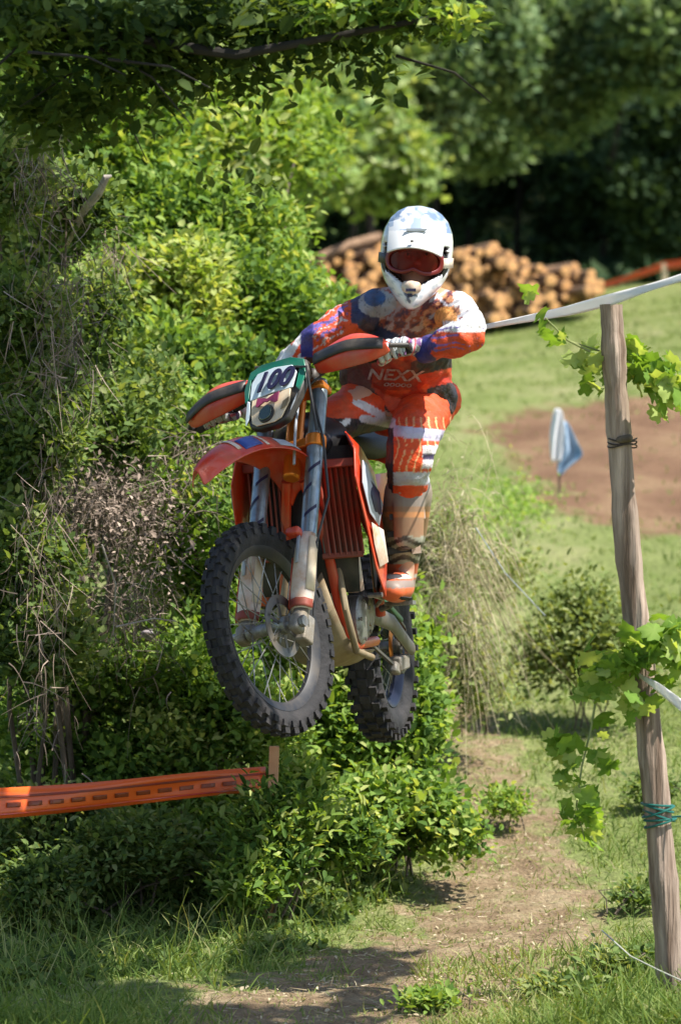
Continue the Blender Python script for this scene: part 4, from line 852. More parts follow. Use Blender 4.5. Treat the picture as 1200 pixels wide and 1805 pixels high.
def jersey_col(co, px, py):
    n = len(px); c = np.tile(C_OR, (n, 1)); y = co[:, 1]
    w1 = 22*(vnoise(px, py, .07, 1)-.5)+8*(vnoise(px, py, .25, 2)-.5)
    c[py < 618+w1*.3] = C_OR
    up = (py+w1) < 574; c[up & (px > 748)] = C_WH; c[up & (px > 640) & (px <= 748)] = [.36, .20, .18]                       # pale yoke
    w2 = 3*(vnoise(px, py*1.3+px*.5, .11, 5)-.5)+1.2*(vnoise(px, py, .3, 6)-.5)
    cm = (np.abs(px-730) < 72+w1) & (py < 598+w1*.5); c[cm] = [.38, .09, .05]; c[cm & (w2 > .35)] = [.52, .34, .30]; c[cm & (w2 < -.55)] = [.10, .03, .05]; c[cm & (px > 745) & (w2 > -.2)] = [.62, .28, .14]              # muddy chest print
    c[(px > 755) & (py < 590) & (((px*.8+py*1.3) % 38) < 8)] = C_GY
    c[(px > 770) & (py < 575) & (((px*1.1-py*.9) % 47) < 7)] = [.62, .66, .80]
    c[(((px-785)/20)**2+((py-560)/20)**2 < 1)] = [.80, .36, .10]
    # right shoulder (image left): dark blue with grey patch
    m = (px < 668) & (py < 572+w1*.6) & (px > 618); c[m] = [.02, .03, .10]
    m = segd(px, py, (640, 572), (700, 600), 10); c[m] = [.02, .025, .07]
    m = ((px-665)/34)**2+((py-535)/24)**2 < 1; c[m] = [.40, .40, .42]
    m = ((px-660)/19)**2+((py-525)/15)**2 < 1; c[m] = [.05, .12, .28]
    tt_ = (y > 14.0) & (py > 598) & (px < 830); c[tt_] = [.50, .030, .008]; c[tt_ & (vnoise(px, py, .06, 12) > .62)] = [.66, .07, .012]
    # torso lower: dark flank panels and hem
    t = (y > 14.02) & (py > 600)
    m = t & segd(px, py, (735, 648), (800, 634), 13); c[m] = C_BK
    m = t & (px > 752) & (py > 683-(px-760)*.25); c[m] = C_BK
    m = t & (px < 655) & (py > 625); c[m] = [.10, .015, .03]
    m = t & segd(px, py, (612, 640), (680, 735), 11); c[m] = C_BK
    m = t & (px < 735) & (py > 635) & (py < 688); c[m] = c[m]*.5+np.array([.16, .02, .02])*.5
    m = t & segd(px, py, (630, 700), (710, 745), 4); c[m] = [.5, .35, .25]
    # right sleeve: orange with purple / white flame lines, purple and white cuff
    v = wR-eR; aR = (co-np.array(eR))@np.array(v)/v.length_squared
    sl = (px < 612) & (y < 14.4); ang = (px*.7+py*1.15)
    m = sl & ((ang+w1) % 30 < 9) & (py < 600+.55*(560-px)*1); c[m] = C_PU
    m = sl & ((ang+w1+14) % 30 < 4); c[m] = [.62, .50, .50]
    m = sl & (((px-560)*.55+(py-575)) > 44+w1*.5); c[m] = [.05, .01, .015]
    m = (px < 540) & sl & (((px+py*.6) % 22) < 12); c[m] = C_WH
    m = (px < 552) & (px > 530) & sl & (py < 630); c[m] = C_BL
    m = (px < 512) & sl; c[m] = C_WH*.95
    # left forearm: orange with purple streaks, blue cuff
    fa = (y < 13.90) & (py > 566) & (px > 726)
    c[fa & (py > 585)] = C_OR; c[fa & (py <= 585)] = C_WH
    for yy in (578, 592, 606, 614): c[fa & (np.abs(py-yy-(px-735)*.02-3*np.sin(px*.1)) < 3.0*(1-(px-735)/85).clip(0, 1)+.2)] = C_PU
    c[fa & (px < 770) & (np.abs(py-585) < 4)] = [.75, .55, .35]
    c[fa & (px < 764+6*np.sin(py*.25))] = C_BL*.9
    sc_ = vnoise(px, py*.6, .45, 9); c[(sc_ > .80) & (py < 600)] *= .55; c *= (.80+.35*vnoise(px, py, .12, 8))[:, None]
    return c
jm = MB(); jm.limb([W3(712, 708, 14.44), W3(704, 668, 14.36), W3(714, 615, 14.22), W3(728, 558, 14.13)], [(.155, .13), (.176, .13), (.165, .125), (.11, .09)], 26, X_)
jm.limb([sR+Vector((.015, 0, 0)), W3(731, 538, 14.11), sL], [.066, .078, .068], 20)
jm.limb([W3(733, 545, 14.10), W3(735, 520, 14.08)], [.078, .07], 18)
jm.limb([W3(662, 605, 14.26), W3(650, 645, 14.29), W3(652, 692, 14.30)], [(.08, .10), (.088, .11), (.078, .10)], 18)
jm.limb([sL, eL, wL], [.070, .060, .042], 20)
jm.limb([sR, eR, wR], [.068, .052, .040], 20)
jm.limb([W3(728, 640, 14.3), W3(752, 700, 14.36)], [(.13, .12), (.105, .10)], 22, X_)
jm.limb([W3(650, 690, 14.34), W3(700, 712, 14.3), W3(768, 712, 14.38)], [(.055, .075), (.05, .08), (.06, .09)], 18)
me = remeshed(jm, 'jersey', .0062, 4); wrinkle(me, .016, 24, 3, 2.4); wrinkle(me, .007, 48, 8, 2); paint(me, jersey_col); jersey = pobj('jersey', me, M['cloth'])
# chest lettering laid on the jersey surface
dgm = me
from mathutils.bvhtree import BVHTree
bm2 = bmesh.new(); bm2.from_mesh(me); bvh = BVHTree.FromBMesh(bm2); bm2.free()
def chest_text(txt, size, cx, cy, rot, name):
    t = text_mesh(txt, size, 0, .2)
    bmt = bmesh.new(); bmt.from_mesh(t); bmesh.ops.triangulate(bmt, faces=bmt.faces); bmesh.ops.subdivide_edges(bmt, edges=[e for e in bmt.edges if e.calc_length() > .012], cuts=2, use_grid_fill=True); bmt.to_mesh(t); bmt.free()
    c0 = U(cx, cy, 14.2); ca, sa_ = math.cos(rot), math.sin(rot)
    for v in t.vertices:
        x_, y_ = v.co.x*1.35, v.co.y; p = Vector((c0.x+x_*ca-y_*sa_, 13.0, c0.z+x_*sa_+y_*ca)) - Vector(rd_.location)
        h = bvh.ray_cast(p, Vector((0, 1, 0)), 4)
        q = h[0] if h[0] else p+Vector((0, 1.1, 0)); v.co = q+Vector((0, -.004, 0))
    return link(name, t, M['print'], jersey)
M['print'] = mat('worn_grey_print', (.42, .37, .38), .6, dirt=(.30, .03, .01), dscale=40, damt=.6)
chest_text('NEXX', .052, 694, 663, -.05, 'chest_lettering'); chest_text('ooooo', .026, 700, 678, -.05, 'chest_lettering')

def pants_col(co, px, py):
    n = len(px); c = np.tile(C_OR, (n, 1)); y = co[:, 1]
    st = np.abs(((px-690)+6*np.sin(py*.07)) % 13-6) < 1.2
    c[(px > 690) & st & (py > 735) & (py < 850)] = [.85, .45, .2]
    c[(px < 690) & (py > 738)] = C_BK; c[(px < 690-(py-760)*.02) & (py > 735) & (px > 640)] = C_BK
    m = (px > 670) & (py > 752+.1*(px-720)) & (py < 772+.1*(px-720)); c[m] = [.52, .50, .66]
    m = (px > 670) & (py > 832) & (py < 856); c[m] = [.50, .52, .58]
    m = (px > 744) & (py > 785) & (py < 826); c[m] = [.70, .66, .68]
    m = (px > 745) & (np.abs(py-805) < 5); c[m] = [.05, .04, .12]
    m = (px < 693) & (py > 745); c[m] = C_BK
    m = segd(px, py, (628, 708), (690, 742), 7); c[m] = [.70, .70, .74]
    m = segd(px, py, (640, 738), (690, 748), 7) ; c[m] = [.62, .62, .66]
    m = (px < 640) & (np.abs((px-560)*.5-(py-742)) < 2.5); c[m] = [.9, .45, .25]
    m = segd(px, py, (612, 742), (575, 770), 6); c[m] = C_WH
    return c
pm = MB(); pm.limb([W3(668, 700, 14.5), W3(715, 700, 14.5), W3(770, 706, 14.48)], [.095, .10, .085], 20)
pm.limb([hipL, kneeL+Vector((0, 0, .01)), W3(719, 850, 14.08), W3(717, 885, 14.14)], [.105, .085, .070, .060], 22)
pm.limb([kneeL+Vector((.002, -.035, .035)), kneeL+Vector((0, -.03, -.07))], [.062, .055], 18)
pm.limb([hipR, kneeR, W3(568, 800, 14.18), W3(552, 850, 14.22)], [.115, .078, .064, .058], 22)
me = remeshed(pm, 'trousers', .0065, 3); wrinkle(me, .010, 26, 5, 2); wrinkle(me, .005, 55, 6, 2); paint(me, pants_col); pants = pobj('trousers', me, M['cloth'])
def kp(cx, cy, rx_, ry_, m, nm):
    g = [[kneeL+Vector((rx_*q*math.cos(0), -.098+.05*q*q+.03*abs(t)**2, ry_*t+cy)) for q in np.linspace(-1, 1, 9)] for t in np.linspace(-1, 1, 9)]
    mb = MB().grid(g); me = mb.mesh(nm); o = pobj(nm, me, m, pants); q = o.modifiers.new('s', 'SOLIDIFY'); q.thickness = .006; return o
def boot_col(co, px, py):
    n = len(px); c = np.tile(np.array([.30, .165, .09]), (n, 1)); z = 902.5-(co[:, 2]-CZ)*F/14.2
    c[z < 892] = [.24, .20, .17]; c[(z > 902) & (z < 911)] = [.62, .25, .08]
    c[z > 945] = [.34, .34, .27]
    for a_ in (955, 972, 988): c[(np.abs(z-a_-6*np.sin(co[:, 0]*50)) < 4.5)] = [.03, .03, .03]
    c[(z > 995)] = [.55, .09, .03]; c[(z > 1012) & (z < 1019)] = [.62, .56, .48]; c[(z > 1022) & (z < 1040)] = [.22, .17, .15]
    c[(z > 1036)] = [.70, .12, .03]; c[(z > 1068)] = [.02, .02, .02]
    return c
for kn, an, dx in ((kneeL, ankL, 1), (kneeR, ankR, -1)):
    top = kn+(an-kn)*.36; pegc = BW @ Vector((.62, .225*dx, .395)); foot0 = pegc+Vector((.0, .10, .055)); ball_ = pegc+Vector((-.012, -.07, .045)); toe = pegc+Vector((-.03, -.15, .035))
    an2 = foot0+Vector((0, 0, .07)) if dx > 0 else foot0+Vector((0, .0, .08))
    b = MB(); b.limb([top, top+(an2-top)*.45, an2, foot0+Vector((0, .02, .0))], [(.084, .080), (.082, .076), (.066, .064), .056], 22, X_)
    b.limb([foot0+Vector((0, .04, -.005)), ball_, toe], [(.052, .054), (.060, .052), (.046, .038)], 20, X_)
    b.limb([top+Vector((0, -.045, .03)), top+Vector((0, -.05, -.16))], [(.058, .036), (.052, .036)], 16, X_)
    me = remeshed(b, 'boot', .0062, 2); paint(me, boot_col); bt = pobj('boot', me, M['bootm'])
    so_ = MB().limb([foot0+Vector((0, .06, -.045)), ball_+Vector((0, 0, -.035)), toe+Vector((0, -.01, -.02))], [(.042, .014), (.05, .012), (.036, .011)], 16, X_)
    pobj('sole', so_.mesh('sole'), M['rubber'], bt)
    for k in range(3):
        p = an2+(top-an2)*(.20+.24*k)+Vector((0, -.076, 0)); pobj('strap', MB().box(p, (.115, .024, .020), (1, 0, .12)).mesh('strap'), M['black'], bt)
        pobj('buckle', MB().box(p+Vector((.050, -.004, .004)), (.032, .036, .032), (1, 0, .12)).mesh('buckle'), M['white'], bt)
# gloves with separate curled fingers
def glove(gp, bdir, wr, side):
    """gp: middle of grip, bdir: along the bar towards its end, fingers wrap over the top and front"""
    fwd = (BW.to_3x3() @ fN).normalized(); up_ = (BW.to_3x3() @ fU).normalized(); bd = bdir.normalized()
    mb = MB(); back = gp-fwd*.030+up_*.030
    mb.limb([wr, (wr+back)/2+up_*.012, back, gp+up_*.034+fwd*.004], [(.036, .029), (.042, .028), (.050, .024), (.050, .020)], 18, bd)
    fin = []
    for k, (o, ln) in enumerate(((-.042, .95), (-.014, 1.05), (.014, 1.0), (.041, .88))):
        b0 = gp+bd*o; f = MB(); f.limb([b0+up_*.034-fwd*.004, b0+up_*.026+fwd*.030*ln, b0-up_*.006+fwd*.040*ln, b0-up_*.028*ln+fwd*.022], [.0145, .014, .0125, .011], 12)
        fin.append(f); mb.add(f.v, f.f)
    inner = -bd
    mb.limb([gp+inner*.048-fwd*.028+up_*.01, gp+inner*.060-fwd*.008-up_*.018, gp+inner*.040+fwd*.020-up_*.030], [.017, .015, .012], 12)
    me = remeshed(mb, 'glove', .0035, 2)
    def gc(co, px, py):
        n = len(px); c = np.tile(np.array([.50, .50, .52]), (n, 1)); r = (co-np.array(gp)); b = r@np.array(bd); ff = r@np.array(fwd)
        c[(np.sin(b*260+ff*90) > .55)] = [.22, .10, .28]; c[(np.sin(b*150-ff*160+1) > .75)] = [.70, .12, .15]; c[ff > .026] = [.62, .68, .72]; c[(np.abs(((b+.1) % .024)-.012) > .0105) & (ff > 0)] = [.03, .03, .04]
        return c
    paint(me, gc); return pobj('glove', me, M['cloth'])
glove(gL, barL, wL, 1); barR = (BW.to_3x3() @ (hb_(-.085, .955, -.40)-hb_(-.074, .968, -.27))).normalized(); glove(gR, barR, wR, -1)

# helmet
HC = W3(735, 432, 14.0); HR = Matrix.Rotation(math.radians(5), 3, 'Y') @ Matrix.Rotation(math.radians(-3), 3, 'Z') @ Matrix.Rotation(math.radians(4), 3, 'X')
def HP(x_, y_, z_): return HC+HR @ Vector((x_, -y_, z_))       # y_ : out of the face
TB = [(.134, .010, .03, -.03), (.128, .045, .06, -.06), (.112, .075, .095, -.10), (.085, .100, .118, -.128), (.05, .116, .135, -.145), (.02, .122, .142, -.15), (-.01, .124, .145, -.15), (-.04, .123, .148, -.148), (-.07, .120, .155, -.14), (-.10, .112, .168, -.125), (-.13, .098, .18, -.10), (-.16, .076, .19, -.06), (-.185, .054, .195, .0), (-.205, .034, .19, .06), (-.218, .014, .175, .11)]
zt_ = [t[0] for t in TB][::-1]
def hs(z_):
    return [np.interp(z_, zt_, [t[k] for t in TB][::-1]) for k in (1, 2, 3)]
NA = 64; zs = list(np.linspace(.134, -.218, 60)); vs_ = []; fs_ = []
for z_ in zs:
    w_, f_, b_ = hs(z_); cy = (f_+b_)/2; hd = (f_-b_)/2
    for k in range(NA):
        a_ = 2*math.pi*k/NA; x_ = w_*math.sin(a_); y_ = cy+hd*math.cos(a_)
        if z_ < -.10: y_ -= .0
        vs_.append(HP(x_, y_, z_))
for i in range(len(zs)-1):
    z_ = (zs[i]+zs[i+1])/2; w_, f_, b_ = hs(z_)
    for k in range(NA):
        a_ = 2*math.pi*(k+.5)/NA; x_ = w_*math.sin(a_)
        low = -.152+.068*min(1, abs(x_)/.108)**1.2; top_ = .0
        if math.cos(a_) > .12 and low < z_ < top_ and abs(x_) < .112: continue
        fs_.append((i*NA+k, i*NA+(k+1) % NA, (i+1)*NA+(k+1) % NA, (i+1)*NA+k))
fs_.append(tuple(range(NA)))
def shell_col(co, px, py):
    n = len(px); c = np.tile(np.array([.72, .73, .76]), (n, 1))
    w1 = 3.2*(vnoise(px, py, .09, 3)-.5)+1.2*(vnoise(px, py, .22, 4)-.5)
    t = py < 412; c[t & (w1 > -.1)] = [.34, .41, .54]; c[t & (w1 > .5)] = [.17, .24, .38]; c[t & (w1 < -.9)] = [.60, .66, .74]
    l = np.abs((px*.8+py*.6) % 26-13) < 1.3; c[t & l & (px < 740)] = [.85, .88, .92]
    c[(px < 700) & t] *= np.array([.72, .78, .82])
    m = (py > 470) & (np.sin(px*.22+py*.31)*np.sin(px*.11-py*.17) > .55); c[m] = [.45, .50, .56]
    m = (py > 500) & (np.abs(px-727) < 7) & (py < 522); c[m] = [.04, .05, .06]
    m = (np.abs(px-716-(py-520)*.4) < 3) & (py > 515) & (py < 535); c[m] = [.12, .13, .2]
    return c
mb = MB(); mb.add(vs_, fs_); me = mb.mesh('helmet', angle=60); paint(me, shell_col); hel = pobj('helmet', me, M['shell'])
q = hel.modifiers.new('s', 'SOLIDIFY'); q.thickness = .012; q.offset = 1 if False else -1
# visor peak
g = []
for i, t in enumerate(np.linspace(0, 1, 33)):
    row_ = []
    for q_ in np.linspace(-1, 1, 61):
        hw = .098-.008*t; x_ = hw*q_; y_ = .118+.105*t-.035*q_*q_*(1+t*.6); z_ = .088-.088*t-.022*q_*q_-.012*t*t
        row_.append(HP(x_, y_, z_))
    g.append(row_)
me = MB().grid(g).mesh('visor'); paint(me, lambda co, px, py: np.where((py > 408)[:, None], np.array([[.84, .84, .85]]), np.where((vnoise(px, py, .09, 3) > .5)[:, None], np.array([[.32, .40, .53]]), np.array([[.66, .69, .74]]))))
vz = pobj('visor', me, M['shell'], hel); q = vz.modifiers.new('s', 'SOLIDIFY'); q.thickness = .005; pass
g = [[HP(.045*q_, .150+.04*t-.02*q_*q_, .075-.012*t-.004) for q_ in np.linspace(-1, 1, 7)] for t in (0, 1)]
pobj('visor_vent', MB().box(HP(0, .172, .052), (.07, .012, .008)).mesh('visor_vent'), M['silverg'], vz)
pobj('visor_screw', MB().box(HP(-.01, .222, .012), (.010, .008, .008)).mesh('visor_screw'), M['steel'], vz)
# chin vent, lower trim
cv = MB().limb([HP(-.020, .190, -.142), HP(0, .202, -.144), HP(.020, .190, -.142)], [(.020, .014), (.024, .016), (.020, .014)], 14); pobj('chin_vent', cv.mesh('chin_vent'), M['white'], hel)
pobj('vent_slot', MB().box(HP(0, .214, -.152), (.034, .012, .010)).box(HP(-.002, .210, -.170), (.016, .012, .010)).mesh('vent_slot'), M['ink'], hel)
# inner liner (black) around the port
lin = MB(); R_ = []
for t in np.linspace(0, 2*math.pi, 40, endpoint=False):
    x_ = .112*math.cos(t); zc = -.062+.070*math.sin(t)-(.035*(1-abs(math.cos(t))) if math.sin(t) < 0 else 0)
    R_.append((x_, zc))
g = [[HP(x_*k, .150*math.sqrt(max(.05, 1-(x_*k/.135)**2))-dp, zc) for (x_, zc) in [(a_, -.062+(b_+.062)*k) for a_, b_ in R_+R_[:1]]] for k, dp in ((1.03, .012), (.92, .008), (.84, .03), (.74, .05))]
o = pobj('liner', MB().grid(g).mesh('liner'), M['black'], hel)
# goggles
def gog(x_, z_, o=0): return HP(x_, .150*math.sqrt(max(.02, 1-(x_/.128)**2))+o, z_)
def gogring(sx, sz, k=44):
    r = []
    for t in np.linspace(0, 2*math.pi, k, endpoint=False):
        c_, s_ = math.cos(t), math.sin(t); x_ = sx*math.copysign(abs(c_)**.7, c_); z_ = sz*math.copysign(abs(s_)**.75, s_)
        if s_ < 0: z_ += .016*math.exp(-(x_/.022)**2)   # nose notch
        r.append((x_, z_-.055))
    return r
a_, b_, c_ = gogring(.096, .044), gogring(.085, .035), gogring(.099, .046)
redf = mat('red_goggle_frame', (.16, .010, .010), .35); 
gf = MB(); k = len(a_)
vs2 = [gog(x_, z_, .012) for x_, z_ in a_]+[gog(x_, z_, .016) for x_, z_ in b_]+[gog(x_, z_, -.02) for x_, z_ in c_]
gf.add(vs2, [(i, (i+1) % k, k+(i+1) % k, k+i) for i in range(k)]+[(2*k+i, 2*k+(i+1) % k, (i+1) % k, i) for i in range(k)])
me = gf.mesh('goggles'); gg_ = pobj('goggles', me, redf); q = gg_.modifiers.new('s', 'SOLIDIFY'); q.thickness = .004
lm_ = bpy.data.materials.new('red_tinted_lens'); lm_.use_nodes = True; n = lm_.node_tree.nodes; L = lm_.node_tree.links
tp = n.new('ShaderNodeBsdfTransparent'); tp.inputs[0].default_value = (.80, .22, .14, 1); ms = n.new('ShaderNodeMixShader'); ms.inputs[0].default_value = .35
pb = n['Principled BSDF']; pb.inputs['Base Color'].default_value = (.20, .012, .008, 1); pb.inputs['Roughness'].default_value = .15
L.new(tp.outputs[0], ms.inputs[1]); L.new(pb.outputs[0], ms.inputs[2]); L.new(ms.outputs[0], n['Material Output'].inputs[0])
ln = MB(); rr_ = gogring(.087, .037); G_ = [[gog(x_*f_, -.055+(z_+.055)*f_, .012) for x_, z_ in rr_+rr_[:1]] for f_ in (1, .8, .6, .4, .2, .01)]
pobj('lens', ln.grid(G_).mesh('lens'), lm_, gg_)
for s in (-1, 1):
    g = [[HP((.092+.034*t)*s, .115-.09*t*t-.02*t, -.055+.017*q_+.004*t) for q_ in (-1, 0, 1)] for t in np.linspace(0, 1, 7)]
    o = pobj('goggle_strap', MB().grid(g).mesh('goggle_strap'), M['white'] if s > 0 else M['black'], gg_); q = o.modifiers.new('s', 'SOLIDIFY'); q.thickness = .003

# ------------------------------------------------------------------ post, tapes, flag, vines
postm = mat('weathered_post_wood', (.17, .11, .075), .85, col2=(.52, .40, .32), scale=16, bump=.9, bscale=30, stretch=(2.2, 2.2, .16), dirt=(.10, .07, .05), dscale=6, damt=.35)
pts = [(1187, 1790, 13.0), (1172, 1600, 12.98), (1157, 1430, 12.97), (1133, 1200, 12.95), (1108, 990, 12.93), (1092, 780, 12.92), (1083, 650, 12.91), (1076, 537, 12.9)]
post = empty('wooden_post', 'weathered leaning wooden post with green wire tie, holding the white tape', 'post', tuple(U(1187, 1785, 13.0)))
PO = Vector(post.location); mb = MB(); R_ = []
P_ = []; pp = [U(*p) for p in pts]
for i in range(len(pp)-1):
    for k in range(7): P_.append(pp[i].lerp(pp[i+1], k/7))
P_.append(pp[-1]); prevr = None
for i, p in enumerate(P_):
    t = i/(len(P_)-1); R0 = (.045-.009*t)*(1+.05*math.sin(i*.9)+.04*math.sin(i*2.3)); ring = []
    for k in range(28):
        a_ = 2*math.pi*k/28; rr0 = R0*(1+.05*math.sin(3*a_+i*.15)+.035*math.sin(7*a_+i*.11)+.02*math.sin(13*a_+i*.4))
        ring.append(p-PO+Vector((rr0*math.cos(a_), rr0*math.sin(a_), 0)))
    R_.append(ring)
mb.rings(R_); mb.obj('shaft', postm, post, angle=60)
kn = MB().limb([U(1092, 775, 12.88)-PO, U(1108, 772, 12.865)-PO], [(.012, .012), (.012, .012)], 10); kn.obj('knot', bark, post)
wirem = mat('green_wire', (.015, .13, .11), .4)
for k in range(6):
    cy = 1418+k*6.5; c0 = U(1157+(k*1.2), cy, 12.97)-PO; tl_ = random.uniform(-.012, .012)
    ring = [c0+Vector((.050*math.cos(a_), .050*math.sin(a_), tl_*math.cos(a_)*1.5)) for a_ in np.linspace(0, 2*math.pi, 25)]
    MB().tube(ring, .0036, 6).obj('wire_tie', wirem, post)
MB().tube([U(1183, 1440, 12.93)-PO, U(1215, 1438, 12.9)-PO], .003, 6).obj('wire_tie', wirem, post)
dkw = mat('old_rusty_wire', (.05, .035, .03), .7)
for k in range(3):
    c0 = U(1096, 776+k*5, 12.92)-PO; MB().tube([c0+Vector((.046*math.cos(a_), .046*math.sin(a_), .006*math.cos(a_*2+k))) for a_ in np.linspace(0, 2*math.pi, 21)], .0025, 5).obj('old_wire', dkw, post)
tapew = mat('white_barrier_tape', (.88, .86, .84), .35, trans=.35); tapeo = mat('orange_barrier_tape', (.85, .16, .03), .35, trans=.25)
tapeo2 = mat('orange_net_tape', (.85, .14, .02), .3, trans=.15); prn = mat('dark_tape_print', (.26, .05, .015), .4)
def tape(name, pts, w0, m, label, tilt=.3, twist=0, cat='tape'):
    P = [U(*p) for p in pts]; G = []
    n2 = 40
    for i in range(n2+1):
        f = i/n2*(len(P)-1); k = min(int(f), len(P)-2); p = P[k].lerp(P[k+1], f-k); t = i/n2; wv = np.interp(f, range(len(P)), w0)
        a_ = tilt+twist*math.sin(t*9); up_ = Vector((0, math.sin(a_), math.cos(a_)))
        G.append([p+up_*wv*(q_-.5)+Vector((0, .004*math.sin(q_*6+t*30), 0)) for q_ in (0, .25, .5, .75, 1)])
    o = MB().grid(G).obj(name, m); q = o.modifiers.new('s', 'SOLIDIFY'); q.thickness = .0008
    return tag(o, label, cat) if cat else o
tape('barrier_tape', [(700, 622, 15.2), (860, 575, 14.4), (1000, 548, 13.5), (1080, 527, 12.84), (1140, 508, 12.6), (1230, 480, 12.3)], [.034, .038, .042, .044, .046, .048], tapew, 'white tape running from the post top to the right frame edge and behind the rider', .75, .3)
tape('barrier_tape', [(1000, 524, 56), (1095, 494, 55), (1168, 469, 54), (1235, 460, 53)], [.06, .08, .11, .12], tapeo, 'orange tape behind the white one at the right edge', .2, .1)
st = MB().box(U(1170, 503, 53.9), (.07, .05, .56)); o = st.obj('tape_stake', mat('pale_stake', (.62, .50, .35), .8), bevel=.002); tag(o, 'small pale stake holding the orange tape at the right edge', 'stake')
tape('white_ribbon', [(1125, 1190, 12.86), (1160, 1212, 12.7), (1215, 1255, 12.5)], [.012, .03, .045], tapew, 'end of white ribbon tied to the post among the vine leaves', .1, .2, 'ribbon')
# left orange tape and its stake
stk = MB().box((0, 0, .30), (.036, .022, .86)); so2 = stk.obj('stake', mat('orange_brown_stake', (.62, .27, .13), .7, col2=(.70, .38, .20), scale=14), bevel=.002)
pS = U(473, 1315, 15.0); so2.location = (pS.x, pS.y, pS.z-.73); so2.rotation_euler = (0, .03, 0); tag(so2, 'short orange brown stake holding the orange tape, below the front wheel', 'stake')
ot = empty('orange_tape', 'orange barrier tape with dark dashes stretched in to the stake from the left edge', 'tape', (0, 0, 0))
def strip(name, y0, y1, m, off, x0=-30, x1=468, n2=40, wob_=1):
    G = []
    for i in range(n2+1):
        t = i/n2; px = x0+(x1-x0)*t; T = (px+30)/498; d = 13.9+1.1*T-off
        yt = 1390+(1354-1390)*T+3*math.sin(T*5)*wob_; yb = 1442+(1398-1442)*T+4*math.sin(T*4+1)*wob_
        G.append([U(px, yt+(yb-yt)*q_, d+.012*math.sin(q_*4+T*8)) for q_ in np.linspace(y0, y1, 5)])
    o = MB().grid(G).obj(name, m, ot); q = o.modifiers.new('s', 'SOLIDIFY'); q.thickness = .001; return o
strip('band', 0, 1, tapeo2, 0); strip('fold', .26, .34, M['dkorange'], .012); strip('fold', .84, .90, M['orange'], .010)
for k in range(13):
    xa = -25+k*38; strip('dash', .50, .66, prn, .006, xa, xa+24, 3)
# ragged flag
fl = empty('flag', 'ragged white and blue cloth hanging on a stick in the field', 'flag', tuple(U(985, 845, 29.5)))
FO = Vector(fl.location); cw = mat('white_cloth', (.85, .86, .88), .8, trans=.2); cb = mat('blue_cloth', (.16, .30, .46), .8, col2=(.45, .56, .68), scale=8, trans=.15)
MB().tube([(0, 0, -.25), (0, 0, .50)], .008, 8).obj('stick', bark, fl)
def cloth(name, prof, m, d0):
    G = []
    for i, (py, xl, xr) in enumerate(prof):
        G.append([U(xl+(xr-xl)*q_, py, 29.4+d0)-FO+Vector((0, .03*math.sin(q_*9+i*.6), 0)) for q_ in np.linspace(0, 1, 13)])
    o = MB().grid(G).obj(name, m, fl, sub=1); q = o.modifiers.new('s', 'SOLIDIFY'); q.thickness = .003
cloth('white_cloth', [(720, 979, 986), (728, 974, 991), (745, 971, 993), (765, 968, 992), (785, 969, 991), (803, 969, 990), (814, 972, 988)], cw, 0)
cloth('blue_cloth', [(742, 988, 998), (758, 986, 1007), (775, 985, 1014), (790, 985, 1022), (802, 985, 1029), (812, 983, 1018), (826, 980, 1000), (838, 984, 990)], cb, .05)
# grape vine leaves: lobed, each one an object
def vine_leaf_mesh(s):
    r_ = random.Random(s); outl_ = []
    lob = [(0, .18, 1), (.45, .62, 0), (.62, .50, 1), (1.0, .85, 0), (1.22, .55, 1), (1.57, 1.0, 0)]
    R_ = [(-1.45, .22), (-1.1, .55), (-.75, .68), (-.45, .55), (-.1, .82), (.15, .86), (.42, .55), (.7, .80), (1.0, .74), (1.2, .70), (1.57, 1.08)]
    pts = [(r0*r_.uniform(.9, 1.1), a_) for a_, r0 in R_]; L_ = [(math.cos(a_)*r0, math.sin(a_)*r0) for r0, a_ in pts]
    ring = L_+[(-x_, y_) for x_, y_ in L_[-2::-1]]
    vs = [(x_*.5, (y_+.2)*.5, .10*math.sin(x_*4)*abs(x_)-.12*(x_*x_+y_*y_)*.5+.03*r_.uniform(-1, 1)) for x_, y_ in ring]+[(0, .1, .03)]
    n2 = len(ring); me = bpy.data.meshes.new('leaf'); me.from_pydata(vs, [], [(i, (i+1) % n2, n2) for i in range(n2)]); a = me.attributes.new('tint', 'FLOAT', 'POINT'); tt = r_.random()
    a.data.foreach_set('value', [min(1, max(0, tt+(.15 if i == n2 else 0))) for i in range(n2+1)]); me.polygons.foreach_set('use_smooth', [True]*n2); me.materials.append(LM['vine']); return me
VL = [vine_leaf_mesh(i) for i in range(10)]
def vine(label, stem_px, leaves_, name='grape_vine'):
    root = empty(name, label, 'vine', tuple(U(*stem_px[0]))); O = Vector(root.location)
    for sp_ in (stem_px,): MB().tube([U(*p)-O for p in sp_], [.004*(1-.6*i/len(sp_)) for i in range(len(sp_))], 6).obj('stem', mat('vine_stem', (.22, .25, .08), .6) if 'vine_stem' not in bpy.data.materials else bpy.data.materials['vine_stem'], root)
    for (px, py, d, s, k) in leaves_:
        for j in range(int(k*3.0)):
            o = bpy.data.objects.new('leaf', random.choice(VL)); COL.objects.link(o); o.parent = root
            p = U(px+random.gauss(0, s*.38), py+random.gauss(0, s*.34), d+random.gauss(0, .05))-O; o.location = p; sc = s/F*d*random.uniform(.9, 1.5); o.scale = (sc, sc, sc)
            o.rotation_euler = (random.uniform(.3, 1.5), random.uniform(-.7, .7), random.uniform(-2.9, 2.9) if random.random() < .5 else math.pi+random.uniform(-.6, .6))
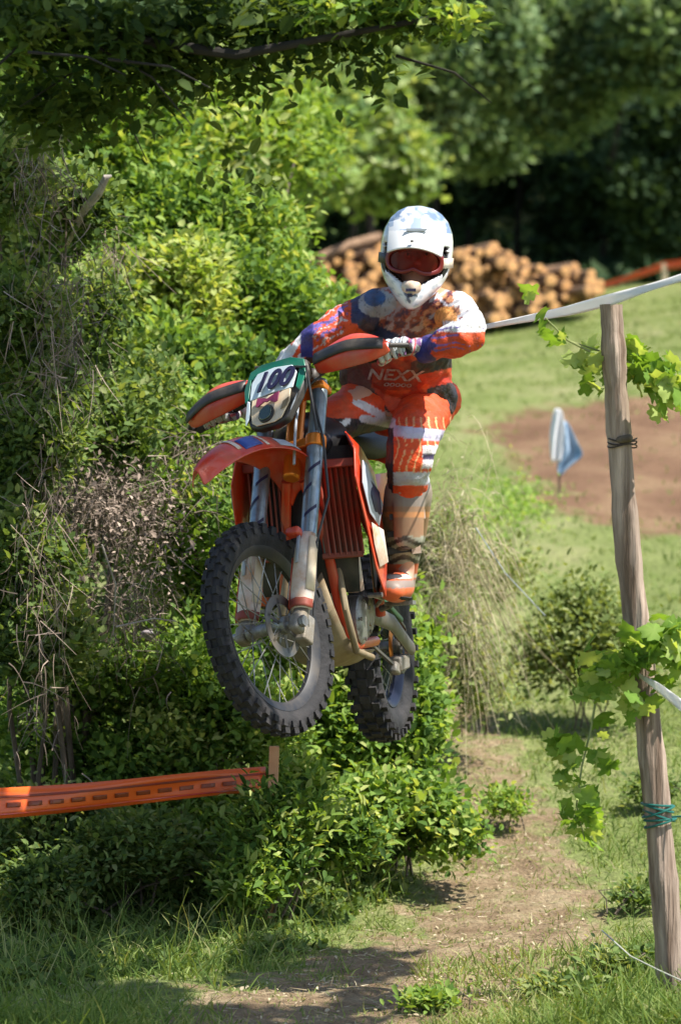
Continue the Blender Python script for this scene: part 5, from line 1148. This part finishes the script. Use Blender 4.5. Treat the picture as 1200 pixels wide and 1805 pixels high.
vine('bright vine shoot growing right of the post below its top', [(1230, 700, 12.9), (1170, 680, 12.9), (1110, 640, 12.95), (1060, 620, 12.95), (1000, 600, 12.9)],
     [(1125, 625, 13, 42, 4), (1135, 670, 13, 52, 6), (1170, 660, 12.9, 48, 4), (1195, 690, 12.9, 50, 6), (1048, 640, 12.98, 42, 4), (1050, 680, 12.98, 30, 2), (1180, 715, 12.95, 36, 3)])
vine('pale thin vine tip reaching left of the post over the log stack', [(1040, 620, 12.9), (1000, 600, 12.9), (975, 575, 12.88), (960, 560, 12.88)], [(945, 530, 12.85, 40, 1), (968, 590, 12.88, 30, 2), (975, 610, 12.88, 26, 1)])
vine('vine cluster wrapped across the middle of the post', [(1230, 1120, 12.8), (1180, 1150, 12.8), (1110, 1150, 12.8), (1060, 1180, 12.85), (1040, 1230, 12.85)],
     [(1120, 1150, 12.8, 48, 8), (1070, 1175, 12.82, 44, 7), (1165, 1140, 12.8, 48, 6), (1195, 1165, 12.85, 50, 5), (1190, 1120, 12.8, 38, 4), (1050, 1220, 12.85, 40, 5), (1130, 1215, 12.85, 44, 4), (1130, 1255, 12.86, 34, 3), (1025, 1200, 12.9, 34, 3)])
vine('long vine tendril with leaves hanging left of the post', [(1050, 1230, 12.85), (1040, 1290, 12.85), (1025, 1350, 12.83), (1015, 1420, 12.82), (1030, 1480, 12.82)],
     [(990, 1320, 12.84, 46, 4), (1005, 1350, 12.84, 32, 2), (1065, 1350, 12.86, 40, 2), (985, 1375, 12.84, 26, 2), (1062, 1280, 12.86, 32, 2), (1030, 1420, 12.82, 42, 4), (1040, 1460, 12.82, 42, 4), (1000, 1430, 12.84, 30, 2)])
o = MB().tube([U(1060, 1640, 13.1), U(1110, 1685, 12.85), U(1160, 1710, 12.75), U(1215, 1735, 12.6)], .0025, 6).obj('wire', mat('pale_wire', (.5, .5, .42), .5)); tag(o, 'thin pale wire sagging past the foot of the post', 'wire')
o = MB().tube([U(838, 930, 17.4), U(890, 1010, 17.4), U(960, 1085, 17.5)], .0022, 6).obj('fallen_wire', mat('grey_cord', (.42, .46, .52), .6)); tag(o, 'pale grey cord lying over the straw tuft and slope', 'cord')
print('objects', len(bpy.data.objects), 'tris', sum(len(m.polygons) for m in bpy.data.meshes))
